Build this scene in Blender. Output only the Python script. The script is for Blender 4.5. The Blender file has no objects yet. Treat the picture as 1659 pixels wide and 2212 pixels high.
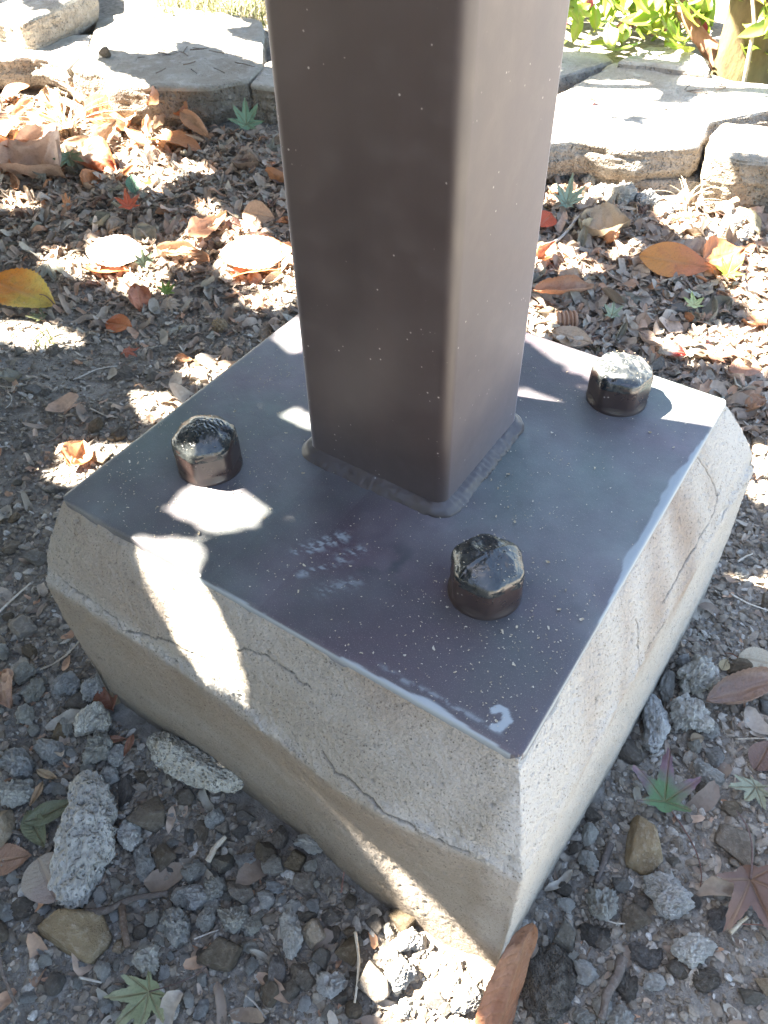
import bpy, math, random
import numpy as np
from mathutils import Vector, Matrix, Euler

random.seed(7); rng = np.random.default_rng(7)
SC = bpy.context.scene
COL = SC.collection
R = math.radians

# ------------------------------------------------------------------ camera, sky, sun, exposure
CAM = np.array([0.29235, -0.47485, 0.50062])
YAW, PITCH, ROLL, FPX = R(124.3819), R(46.6147), R(-1.3012), 1735.84
PW, PH = 1659.0, 2212.0
fw = np.array([math.cos(PITCH)*math.cos(YAW), math.cos(PITCH)*math.sin(YAW), -math.sin(PITCH)])
_r = np.array([math.sin(YAW), -math.cos(YAW), 0.0]); _u = np.cross(_r, fw)
rt = math.cos(ROLL)*_r + math.sin(ROLL)*_u
up = -math.sin(ROLL)*_r + math.cos(ROLL)*_u
cd = bpy.data.cameras.new("camera"); cam = bpy.data.objects.new("camera", cd); COL.objects.link(cam)
cam.matrix_world = Matrix(((rt[0], up[0], -fw[0], CAM[0]), (rt[1], up[1], -fw[1], CAM[1]), (rt[2], up[2], -fw[2], CAM[2]), (0, 0, 0, 1)))
cd.sensor_fit = 'VERTICAL'; cd.sensor_height = 24.0; cd.sensor_width = 18.0
cd.lens = FPX/PH*24.0
cd.clip_start = 0.02; cd.clip_end = 400
cd.dof.use_dof = True; cd.dof.focus_distance = 0.74; cd.dof.aperture_fstop = 17.0
SC.camera = cam

SUN_EL = R(53); SH_AZ = R(18)                     # shadows run towards +x, 18 deg to +y
S = np.array([-math.cos(SH_AZ)*math.cos(SUN_EL), -math.sin(SH_AZ)*math.cos(SUN_EL), math.sin(SUN_EL)])  # towards the sun
w = bpy.data.worlds.new("World"); SC.world = w; w.use_nodes = True
nt = w.node_tree; nt.nodes.clear()
sky = nt.nodes.new("ShaderNodeTexSky"); sky.sky_type = 'NISHITA'; sky.sun_disc = False
sky.sun_elevation = SUN_EL; sky.sun_rotation = math.atan2(S[0], S[1]); sky.air_density = 1.0; sky.dust_density = 1.4; sky.ozone_density = 1.0
bg = nt.nodes.new("ShaderNodeBackground"); bg.inputs[1].default_value = 0.05
wo = nt.nodes.new("ShaderNodeOutputWorld")
nt.links.new(sky.outputs[0], bg.inputs[0]); nt.links.new(bg.outputs[0], wo.inputs[0])
sd = bpy.data.lights.new("sun", 'SUN'); sd.energy = 5.0; sd.angle = R(0.5); sd.color = (1.0, 0.965, 0.92)
sun = bpy.data.objects.new("sun", sd); COL.objects.link(sun)
sun.rotation_euler = Vector((-S[0], -S[1], -S[2])).to_track_quat('-Z', 'Y').to_euler()
sun.location = (S*20).tolist()
SC.view_settings.view_transform = 'Standard'; SC.view_settings.look = 'None'
SC.view_settings.gamma = 1.0; SC.view_settings.use_curve_mapping = False
SC.view_settings.exposure = 4.3
SC.view_settings.use_white_balance = True; SC.view_settings.white_balance_temperature = 7000; SC.view_settings.white_balance_tint = 10
SC.cycles.max_bounces = 6; SC.cycles.diffuse_bounces = 4; SC.cycles.transparent_max_bounces = 6
SC.cycles.sample_clamp_indirect = 6.0

# ------------------------------------------------------------------ numeric helpers
def ray(px, py):
    d = fw + rt*(px-PW/2)/FPX - up*(py-PH/2)/FPX
    return d
def at(px, py, z=0.0):                                # point of the place seen at a photo position, on the level z
    d = ray(px, py); t = (z-CAM[2])/d[2]; return CAM + t*d
def _h(ix, iy, iz, s):
    with np.errstate(over='ignore'):
        h = (ix.astype(np.uint32)*np.uint32(374761393) + iy.astype(np.uint32)*np.uint32(668265263)
             + iz.astype(np.uint32)*np.uint32(2147483647) + np.uint32((s*974634777) & 0xffffffff))
        h = (h ^ (h >> np.uint32(13)))*np.uint32(1274126177)
        h = (h ^ (h >> np.uint32(16)))*np.uint32(2246822519)
        h ^= h >> np.uint32(13)
    return h.astype(np.float64)/4294967295.0
def vn(P, s=0):
    P = np.asarray(P, float); f = np.floor(P); i = f.astype(np.int64); t = P-f; t = t*t*(3-2*t)
    x, y, z = i[:, 0], i[:, 1], i[:, 2]; a = 0
    for dx in (0, 1):
        for dy in (0, 1):
            for dz in (0, 1):
                wgt = (t[:, 0] if dx else 1-t[:, 0])*(t[:, 1] if dy else 1-t[:, 1])*(t[:, 2] if dz else 1-t[:, 2])
                a = a + wgt*_h(x+dx, y+dy, z+dz, s)
    return a*2-1
def fbm(P, f=1.0, o=4, s=0, g=0.5):
    P = np.asarray(P, float)
    if P.ndim == 1: P = P[None]
    if P.shape[1] == 2: P = np.c_[P, np.zeros(len(P))]
    a = 0; amp = 1; tot = 0
    for k in range(o):
        a = a + amp*vn(P*f+17.3*k, s+k); tot += amp; amp *= g; f *= 2.03
    return a/tot
def sst(a, b, x):
    t = np.clip((np.asarray(x, float)-a)/(b-a), 0, 1); return t*t*(3-2*t)
def inpoly(X, Y, poly):
    ins = np.zeros(X.shape, bool); n = len(poly)
    for i in range(n):
        x0, y0 = poly[i]; x1, y1 = poly[(i+1) % n]
        if y0 == y1: continue
        c = ((y0 > Y) != (y1 > Y)) & (X < (x1-x0)*(Y-y0)/(y1-y0)+x0); ins ^= c
    return ins
def segdist(X, Y, pts):
    d = np.full(X.shape, 9.0)
    for (x0, y0), (x1, y1) in zip(pts[:-1], pts[1:]):
        vx, vy = x1-x0, y1-y0; L = vx*vx+vy*vy+1e-12
        t = np.clip(((X-x0)*vx+(Y-y0)*vy)/L, 0, 1)
        d = np.minimum(d, np.hypot(X-x0-t*vx, Y-y0-t*vy))
    return d

# ------------------------------------------------------------------ mesh helpers
def mk(name, V, F, mat=None, smooth=True, attrs=None):
    V = np.asarray(V, np.float32); F = np.asarray(F, np.int32); n = F.shape[1]
    me = bpy.data.meshes.new(name)
    me.vertices.add(len(V)); me.vertices.foreach_set("co", V.ravel())
    me.loops.add(F.size); me.loops.foreach_set("vertex_index", F.ravel())
    me.polygons.add(len(F)); me.polygons.foreach_set("loop_start", np.arange(0, F.size, n, dtype=np.int32))
    me.polygons.foreach_set("loop_total", np.full(len(F), n, np.int32))
    me.polygons.foreach_set("use_smooth", np.full(len(F), smooth, bool))
    if attrs:
        for k, a in attrs.items():
            at_ = me.attributes.new(k, 'FLOAT', 'POINT'); at_.data.foreach_set("value", np.asarray(a, np.float32).ravel())
    me.update(calc_edges=True); me.validate()
    if mat: me.materials.append(mat)
    return me
def ob(name, me, parent=None, loc=None, rot=None, scale=None, kind=None, label=None, cat=None, group=None, color=None):
    o = bpy.data.objects.new(name, me); COL.objects.link(o)
    if parent is not None: o.parent = parent
    if loc is not None: o.location = [float(v) for v in loc]
    if rot is not None: o.rotation_euler = rot
    if scale is not None: o.scale = scale
    if kind: o['kind'] = kind
    if label: o['label'] = label
    if cat: o['category'] = cat
    if group: o['group'] = group
    if color is not None: o.color = (*color, 1.0)
    return o
def gridF(nr, nc, wrap=False):
    r = np.arange(nr-1)[:, None]; c = np.arange(nc if wrap else nc-1)[None]
    c2 = (c+1) % nc
    return np.stack([r*nc+c, r*nc+c2, (r+1)*nc+c2, (r+1)*nc+c], -1).reshape(-1, 4)
_ico = {}
def ico(k):
    if k in _ico: return _ico[k]
    import bmesh
    bm = bmesh.new(); bmesh.ops.create_icosphere(bm, subdivisions=k, radius=1.0)
    V = np.array([v.co[:] for v in bm.verts]); F = np.array([[v.index for v in f.verts] for f in bm.faces]); bm.free()
    _ico[k] = (V, F); return _ico[k]
def tube(pts, rad, n=7, jitter=0.0, cap=True, s=0):
    pts = np.asarray(pts, float); m = len(pts); rad = np.broadcast_to(np.asarray(rad, float), (m,))
    T = np.gradient(pts, axis=0); T /= np.linalg.norm(T, axis=1)[:, None]+1e-12
    ref = np.array([0, 0, 1.0]) if abs(T[0, 2]) < .9 else np.array([1.0, 0, 0])
    a = np.cross(T, ref); a /= np.linalg.norm(a, axis=1)[:, None]+1e-9; b = np.cross(T, a)
    th = np.linspace(0, 2*math.pi, n, endpoint=False)
    rr = rad[:, None]*np.ones((1, n))
    V = pts[:, None]+rr[..., None]*(np.cos(th)[None, :, None]*a[:, None]+np.sin(th)[None, :, None]*b[:, None])
    V = V.reshape(-1, 3)
    if jitter: V = V + (jitter*rad.mean())*np.c_[fbm(V, .6/rad.mean(), 2, s), fbm(V, .6/rad.mean(), 2, s+5), fbm(V, .6/rad.mean(), 2, s+9)]
    F = gridF(m, n, True)
    if cap:
        V = np.r_[V, pts[:1], pts[-1:]]; c0 = len(V)-2; c1 = len(V)-1
        k = np.arange(n); k2 = (k+1) % n
        F = np.r_[F, np.stack([k*0+c0, k2, k, k], -1), np.stack([k*0+c1, (m-1)*n+k, (m-1)*n+k2, (m-1)*n+k2], -1)]
        # degenerate quads are turned into triangles by validate()
    return V, F
def mk_any(name, V, F, mat, smooth=True, attrs=None):
    # faces may hold a doubled last index: build with from_pydata
    me = bpy.data.meshes.new(name)
    me.from_pydata([tuple(v) for v in np.asarray(V, float)], [], [tuple(dict.fromkeys(int(i) for i in f)) for f in F])
    if attrs:
        for k, a in attrs.items():
            t = me.attributes.new(k, 'FLOAT', 'POINT'); t.data.foreach_set("value", np.asarray(a, np.float32).ravel())
    for p in me.polygons: p.use_smooth = smooth
    me.update(); me.materials.append(mat); return me

# ------------------------------------------------------------------ materials
class N:
    def __init__(s, name):
        s.m = bpy.data.materials.new(name); s.m.use_nodes = True; s.t = s.m.node_tree; s.t.nodes.clear()
        s.out = s.n("ShaderNodeOutputMaterial"); s.b = s.n("ShaderNodeBsdfPrincipled")
        s.t.links.new(s.b.outputs[0], s.out.inputs[0]); s.geo = s.n("ShaderNodeNewGeometry"); s.tc = s.n("ShaderNodeTexCoord")
    def n(s, k): return s.t.nodes.new(k)
    def l(s, a, b): s.t.links.new(a, b)
    def val(s, x, inp):
        if hasattr(x, 'is_output'): s.l(x, inp)
        else: inp.default_value = x
    def noise(s, sc, det=4, rough=.55, co=None, dist=0.0, scale3=None):
        n = s.n("ShaderNodeTexNoise"); n.inputs['Scale'].default_value = sc; n.inputs['Detail'].default_value = det
        n.inputs['Roughness'].default_value = rough; n.inputs['Distortion'].default_value = dist
        c = co if co is not None else s.tc.outputs['Object']
        if scale3:
            mp = s.n("ShaderNodeMapping"); mp.inputs['Scale'].default_value = scale3; s.l(c, mp.inputs[0]); c = mp.outputs[0]
        s.l(c, n.inputs['Vector']); return n.outputs['Fac']
    def voro(s, sc, co=None, feat='F1', out='Distance'):
        n = s.n("ShaderNodeTexVoronoi"); n.inputs['Scale'].default_value = sc; n.feature = feat
        s.l(co if co is not None else s.tc.outputs['Object'], n.inputs['Vector']); return n.outputs[out]
    def ramp(s, x, stops):
        n = s.n("ShaderNodeValToRGB"); e = n.color_ramp.elements
        while len(e) < len(stops): e.new(.5)
        for i, (p, c) in enumerate(stops):
            e[i].position = p; e[i].color = (*c, 1) if len(c) == 3 else c
        s.val(x, n.inputs[0]); return n.outputs[0]
    def mr(s, x, a, b, c=0.0, d=1.0):
        n = s.n("ShaderNodeMapRange"); n.inputs[1].default_value = a; n.inputs[2].default_value = b
        n.inputs[3].default_value = c; n.inputs[4].default_value = d; s.val(x, n.inputs[0]); return n.outputs[0]
    def math(s, op, a, b=0.0):
        n = s.n("ShaderNodeMath"); n.operation = op; s.val(a, n.inputs[0]); s.val(b, n.inputs[1]); return n.outputs[0]
    def mix(s, f, a, b, bt='MIX'):
        n = s.n("ShaderNodeMix"); n.data_type = 'RGBA'; n.blend_type = bt; s.val(f, n.inputs[0])
        for x, i in ((a, 6), (b, 7)):
            if hasattr(x, 'is_output'): s.l(x, n.inputs[i])
            else: n.inputs[i].default_value = (*x, 1) if len(x) == 3 else x
        return n.outputs[2]
    def attr(s, name, kind='GEOMETRY', out='Fac'):
        n = s.n("ShaderNodeAttribute"); n.attribute_name = name; n.attribute_type = kind; return n.outputs[out]
    def bump(s, h, dist=.001, st=1.0, prev=None):
        n = s.n("ShaderNodeBump"); n.inputs['Strength'].default_value = st; n.inputs['Distance'].default_value = dist
        s.val(h, n.inputs['Height'])
        if prev is not None: s.l(prev, n.inputs['Normal'])
        return n.outputs[0]
    def fin(s, col, rough=.8, normal=None, spec=.5):
        if hasattr(col, 'is_output'): s.l(col, s.b.inputs['Base Color'])
        else: s.b.inputs['Base Color'].default_value = (*col, 1)
        s.val(rough, s.b.inputs['Roughness']); s.b.inputs['Specular IOR Level'].default_value = spec
        if normal is not None: s.l(normal, s.b.inputs['Normal'])
        return s.m

def m_soil():
    s = N("soil"); a = s.noise(6, 6); b = s.noise(90, 5, .65); c = s.noise(600, 3, .7)
    col = s.ramp(a, [(.3, (.20, .175, .145)), (.5, (.30, .272, .232)), (.72, (.39, .365, .325))])
    col = s.mix(s.mr(b, .35, .7, 0, .75), col, (.07, .055, .042)); col = s.mix(s.mr(c, .55, .75, 0, .6), col, (.27, .25, .215))
    bp = s.bump(b, .008); bp = s.bump(c, .0022, 1, bp)
    return s.fin(col, .95, bp, .2)
def m_island(name, stops, rough=.85, bd=.001, bs=500, spec=.3, tint=None):
    s = N(name); c = s.ramp(s.geo.outputs['Random Per Island'], stops)
    n = s.noise(bs, 3, .6); c = s.mix(s.mr(n, .3, .75, 0, .55), c, (.07, .055, .045))
    n2 = s.noise(bs*.25, 3, .6); c = s.mix(s.mr(n2, .45, .75, 0, .35), c, (.36, .32, .27))
    return s.fin(c, rough, s.bump(n, bd), spec)
def m_rock(name, base, dark, light, bs=160, bd=.0016, pit=0.0, spec=.3, unit=False):
    s = N(name); bs = bs/48 if unit else bs; oi = s.n("ShaderNodeObjectInfo").outputs['Random']
    co = s.n("ShaderNodeVectorMath"); co.operation = 'ADD'; s.l(s.tc.outputs['Object'], co.inputs[0]); s.l(oi, co.inputs[1]); co = co.outputs[0]
    a = s.noise(bs*.22, 5, .6, co); b = s.noise(bs, 5, .65, co); c = s.noise(bs*6, 2, .6, co)
    col = s.mix(s.mr(a, .3, .7), dark, base); col = s.mix(s.mr(b, .5, .78, 0, .8), col, light)
    col = s.mix(s.mr(c, .58, .7, 0, .12 if pit else .5), col, dark)
    hs = s.n("ShaderNodeHueSaturation"); s.l(col, hs.inputs['Color']); s.l(s.mr(oi, 0, 1, .72, 1.2), hs.inputs['Value'])
    s.l(s.mr(s.math('FRACT', s.math('MULTIPLY', oi, 7.7)), 0, 1, .5, 1.25), hs.inputs['Saturation']); col = hs.outputs[0]
    bp = s.bump(b, bd*3)
    if pit:
        v = s.voro(bs*4, co); h = s.mr(v, .0, .45, 0, 1); col = s.mix(s.mr(v, 0.02, .16, .55, 0), col, dark); bp = s.bump(h, bd*pit, 1, bp)
    bp = s.bump(c, bd*.7, 1, bp)
    return s.fin(col, .92, bp, spec)
def m_leaf(name="dry_leaf", trans=.25, rough=.5, spot=.35):
    s = N(name); oi = s.n("ShaderNodeObjectInfo"); tip = s.attr("tip_color", 'OBJECT', 'Color')
    g = s.attr("along"); v = s.attr("vein")
    n = s.noise(4, 5, .6); n2 = s.noise(45, 3, .6)
    f = s.mr(s.math('ADD', g, s.mr(n, .2, .8, -.35, .35)), .3, .8)
    col = s.mix(f, oi.outputs['Color'], tip)
    col = s.mix(s.mr(n2, .5, .72, 0, spot), col, (.09, .045, .025)); col = s.mix(s.mr(n, .58, .75, 0, .45), col, (.2, .1, .05), 'MULTIPLY')
    col = s.mix(s.math('MULTIPLY', v, .26), col, (.4, .25, .14), 'MIX')
    bp = s.bump(s.math('ADD', s.math('MULTIPLY', v, 1.0), s.math('MULTIPLY', n, .6)), .0015); bp = s.bump(n2, .0003, 1, bp)
    s.fin(col, rough, bp, .4)
    tr = s.n("ShaderNodeBsdfTranslucent"); s.l(col, tr.inputs[0]); mx = s.n("ShaderNodeMixShader"); mx.inputs[0].default_value = trans
    s.l(s.b.outputs[0], mx.inputs[1]); s.l(tr.outputs[0], mx.inputs[2]); s.l(mx.outputs[0], s.out.inputs[0])
    return s.m
def m_isleaf(name, stops, trans=.3, rough=.55):
    s = N(name); col = s.ramp(s.geo.outputs['Random Per Island'], stops); n = s.noise(180, 3)
    col = s.mix(s.mr(n, .35, .75, 0, .4), col, (.16, .12, .09))
    s.fin(col, rough, s.bump(n, .0012), .3)
    tr = s.n("ShaderNodeBsdfTranslucent"); s.l(col, tr.inputs[0]); mx = s.n("ShaderNodeMixShader"); mx.inputs[0].default_value = trans
    s.l(s.b.outputs[0], mx.inputs[1]); s.l(tr.outputs[0], mx.inputs[2]); s.l(mx.outputs[0], s.out.inputs[0]); return s.m
def m_concrete():
    s = N("old_concrete"); P = s.tc.outputs['Object']
    a = s.noise(7, 5, .6); b = s.noise(45, 6, .6); c = s.noise(900, 3, .7); d = s.noise(330, 4, .7)
    col = s.ramp(a, [(.25, (.26, .23, .18)), (.5, (.325, .293, .24)), (.8, (.375, .348, .30))])
    col = s.mix(s.mr(b, .4, .7, 0, .35), col, (.235, .20, .15))
    col = s.mix(s.math('MULTIPLY', s.attr("pale_skylit"), .8), col, (.55, .53, .49))
    col = s.mix(s.math('MULTIPLY', s.attr("stain"), .9), col, (.21, .135, .085))
    col = s.mix(s.math('MULTIPLY', s.attr("rough"), .6), col, (.44, .42, .38))
    # coarse sand, pits and speckles
    v = s.voro(420); pit = s.mr(v, .08, .38, 1, 0); pm = s.mr(d, .45, .56)
    pk = s.math('MULTIPLY', pit, pm)
    col = s.mix(s.math('MULTIPLY', pk, .8), col, (.1, .075, .05)); col = s.mix(s.mr(c, .6, .75, 0, .5), col, (.6, .57, .5))
    col = s.mix(s.mr(c, .28, .4, .35, 0), col, (.16, .12, .08))
    col = s.mix(s.math('MULTIPLY', s.attr("crack"), .6), col, (.035, .028, .02))
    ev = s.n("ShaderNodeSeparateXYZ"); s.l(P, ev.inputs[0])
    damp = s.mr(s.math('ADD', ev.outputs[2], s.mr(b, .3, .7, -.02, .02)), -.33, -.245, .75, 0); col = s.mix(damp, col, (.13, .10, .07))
    bp = s.bump(d, .0036); bp = s.bump(s.noise(160, 4, .6), .004, 1, bp); bp = s.bump(pk, .0025, -1, bp) if False else s.bump(s.math('MULTIPLY', pk, -1), .0016, 1, bp); bp = s.bump(c, .0008, 1, bp)
    return s.fin(col, .93, bp, .25)
def m_plate():
    s = N("weathered_plate_paint")
    a = s.noise(5.5, 5, .6, dist=.4); b = s.noise(40, 6, .65); c = s.noise(1100, 2, .6)
    col = s.ramp(a, [(.32, (.038, .044, .042)), (.5, (.046, .038, .043)), (.66, (.055, .036, .046))])  # green to purple tones paint in the sky and leaf reflections
    dust = s.math('MULTIPLY', s.attr("dust_reflection"), s.mr(b, .25, .75, .35, .95))
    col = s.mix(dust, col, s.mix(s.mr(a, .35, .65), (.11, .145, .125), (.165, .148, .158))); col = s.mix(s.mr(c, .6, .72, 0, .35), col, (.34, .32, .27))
    col = s.mix(s.attr("wear"), col, (.22, .245, .25)); col = s.mix(s.math('MULTIPLY', s.attr("dull"), .5), col, (.2, .22, .21))
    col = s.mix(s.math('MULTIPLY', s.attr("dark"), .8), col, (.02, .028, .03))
    r = s.mr(s.math('ADD', b, s.math('MULTIPLY', c, .3)), .4, .9, .33, .55)
    bp = s.bump(b, .0006); bp = s.bump(c, .00012, 1, bp)
    return s.fin(col, r, bp, .55)
def m_paint(name, col0, col1, rough=.4, streak=True, lowd=.22, sheen=0):
    s = N(name); a = s.noise(5, 4, .6, scale3=(6, 6, .6)); b = s.noise(38, 5, .6); c = s.noise(1500, 2, .6)
    col = s.mix(s.mr(a, .35, .7), col0, col1); col = s.mix(s.mr(b, .5, .8, 0, .05), col, (.22, .2, .19))
    sp = s.voro(140); spm = s.mr(s.noise(60, 2), .57, .60); col = s.mix(s.math('MULTIPLY', s.mr(sp, .07, .13, .7, 0), spm), col, (.42, .38, .34))
    z = s.n("ShaderNodeSeparateXYZ"); s.l(s.tc.outputs['Object'], z.inputs[0])
    low = s.mr(s.math('ADD', z.outputs[2], s.mr(b, .2, .8, -.02, .02)), .0, .05, lowd, 0); col = s.mix(low, col, (.12, .10, .095))
    bp = s.bump(s.noise(420, 2), .00003)
    if sheen:
        s.b.inputs['Sheen Weight'].default_value = sheen; s.b.inputs['Sheen Roughness'].default_value = .35; s.b.inputs['Sheen Tint'].default_value = (.92, .88, .9, 1); s.b.inputs['IOR'].default_value = 1.5
    return s.fin(col, s.mr(b, .3, .8, rough-.05, rough+.1), bp, .75)
def m_gloss():
    s = N("glossy_black_wrap"); b = s.noise(90, 5, .6); c = s.noise(1300, 2, .6)
    col = s.mix(s.mr(b, .35, .75), (.010, .012, .013), (.035, .038, .036)); d = s.mr(s.math('ADD', c, s.math('MULTIPLY', b, .35)), .86, .95, 0, .6)
    col = s.mix(d, col, (.26, .24, .19)); col = s.mix(s.math('MULTIPLY', s.attr("dust"), .35), col, (.2, .2, .18))
    r = s.mr(b, .3, .75, .12, .3); r = s.math('MAXIMUM', r, s.math('MULTIPLY', d, .9)); r = s.math('MAXIMUM', r, s.math('MULTIPLY', s.attr("dust"), .7))
    return s.fin(col, r, s.bump(b, .0012), .6)
def m_bark(name, a, b):
    s = N(name); n = s.noise(30, 6, .65, scale3=(1, 1, .35)); col = s.ramp(n, [(.3, a), (.7, b)]); m = s.noise(8, 3); col = s.mix(s.mr(m, .5, .7, 0, .5), col, (.16, .17, .08))
    return s.fin(col, .9, s.bump(n, .006), .2)

M = dict(
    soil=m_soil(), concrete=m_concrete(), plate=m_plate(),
    post=m_paint("brown_post_paint", (.020, .0105, .0095), (.026, .0140, .0125), .5, sheen=.5), weld=m_paint("brown_weld_paint", (.022, .014, .0125), (.030, .020, .018), .5, lowd=.05, sheen=.3),
    nut=m_paint("brown_nut_paint", (.022, .013, .011), (.036, .023, .019), .30, lowd=.05), gloss=m_gloss(),
    rock=m_rock("brown_field_stone", (.165, .13, .092), (.09, .07, .048), (.27, .23, .175), unit=True),
    tan=m_rock("tan_field_stone", (.33, .265, .18), (.2, .15, .10), (.46, .41, .33), unit=True),
    gray=m_rock("blue_grey_stone", (.19, .172, .14), (.11, .098, .08), (.28, .26, .225), unit=True),
    mortar=m_rock("crumbled_mortar", (.54, .52, .455), (.36, .335, .28), (.67, .65, .59), 190, .002, 1.6, unit=True),
    clod=m_rock("earth_clod", (.16, .14, .115), (.08, .065, .05), (.26, .24, .21), 170, .003, 2.0, unit=True),
    slab=m_rock("pale_sandstone", (.42, .40, .34), (.27, .225, .165), (.54, .52, .47), 38, .003, .8),
    slabside=m_rock("tan_sandstone", (.33, .28, .21), (.17, .13, .09), (.44, .40, .33), 34, .005, .8),
    gravel=m_island("gravel_bits", [(0, (.12, .097, .07)), (.35, (.195, .16, .12)), (.7, (.27, .232, .18)), (.9, (.36, .33, .28)), (1, (.52, .50, .45))]),
    litter=m_isleaf("litter_bits", [(0, (.22, .165, .125)), (.3, (.36, .285, .22)), (.55, (.46, .395, .32)), (.72, (.36, .345, .285)), (.84, (.48, .27, .16)), (.93, (.6, .53, .44)), (1, (.52, .27, .15))]),
    husk=m_isleaf("pale_husks", [(0, (.3, .25, .17)), (.6, (.45, .38, .27)), (1, (.55, .5, .4))], .2),
    leaf=m_leaf(), stem=m_rock("leaf_stalk", (.22, .08, .05), (.12, .05, .03), (.3, .14, .08), 300, .0004),
    twig=m_rock("dry_twig", (.17, .13, .10), (.09, .065, .05), (.28, .24, .2), 260, .0008), straw=m_rock("pale_straw", (.5, .45, .36), (.35, .28, .2), (.62, .58, .5), 260, .0005),
    bark=m_bark("mossy_bark", (.06, .045, .022), (.15, .115, .055)), bark2=m_bark("red_brown_bark", (.2, .1, .06), (.36, .2, .13)),
    green=m_isleaf("crown_leaves", [(0, (.04, .07, .02)), (.5, (.06, .09, .025)), (1, (.09, .11, .03))], .16, .4),
    shrub=m_leaf("shrub_leaf", .35, .38, .05),
    grass=m_isleaf("grass_blades", [(0, (.10, .13, .04)), (.6, (.2, .2, .09)), (1, (.42, .38, .25))], .3),
)

# ------------------------------------------------------------------ ground
def in_footing(x, y, m=0.0):
    return (np.abs(x) < .262+m) & (y > -.275-m) & (y < .262+m)
def gz(x, y):
    x = np.asarray(x, float); y = np.asarray(y, float); sh = x.shape; P = np.c_[x.ravel(), y.ravel(), np.zeros(x.size)]
    z = -.315 + .016*fbm(P, 2.2, 3, 3).reshape(sh) + .006*fbm(P, 14, 2, 5).reshape(sh)
    z = z - .022*sst(-.05, -.5, y) + .03*sst(.45, 1.1, y-.2*x)     # falls a little in front, rises to the edging
    # soil banked against the footing on its left face
    d = np.maximum(np.abs(x)-.25, np.abs(y+0.005)-.26); z = z + .006*np.exp(-np.clip(d, 0, 1)/.04)*(x < .1)
    return z
def hit(px, py, dz=0.0):
    d = ray(px, py); z = -.31
    for _ in range(6):
        t = (z+dz-CAM[2])/d[2]; p = CAM+t*d; z = float(gz(np.array([p[0]]), np.array([p[1]]))[0])
    return p
def warp(n, lo, hi, a, b):
    # dense between a and b, growing outward to lo / hi
    k = int(n*.8); c = np.linspace(a, b, k); m = (n-k)//2; st = (b-a)/k
    g = np.cumsum(st*1.18**np.arange(m)); g1 = g/g[-1]
    left = a-(g1[::-1])*(a-lo); right = b+g1*(hi-b)
    g = np.geomspace(st, 1, m)
    left = a-np.geomspace(st, a-lo, m)[::-1]; right = b+np.geomspace(st, hi-b, m)
    return np.r_[left, c, right]
gx = warp(470, -60, 60, -1.7, .95); gy = warp(470, -60, 60, -.75, 1.9)
X, Y = np.meshgrid(gx, gy); Z = gz(X, Y)
Z = Z + .0028*fbm(np.c_[X.ravel(), Y.ravel(), Z.ravel()*0], 70, 3, 11).reshape(X.shape)
px_, py_ = np.meshgrid(np.linspace(.74, 3.4, 60), np.linspace(-3, 4, 120)); ob("bounce_sheet", mk("bounce_sheet", np.c_[(px_+.05*np.sin(py_*2)).ravel(), py_.ravel(), (gz(px_, py_)*.0-.292+.008*fbm(np.c_[px_.ravel(), py_.ravel()], 6, 3, 8).reshape(px_.shape)).ravel()], gridF(*px_.shape), M['slab']), kind='structure')  # added pale sheet outside the view, bounces sunlight onto the post's right face
ob("ground", mk("ground", np.c_[X.ravel(), Y.ravel(), Z.ravel()], gridF(*X.shape), M['soil']), kind='structure')

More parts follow.
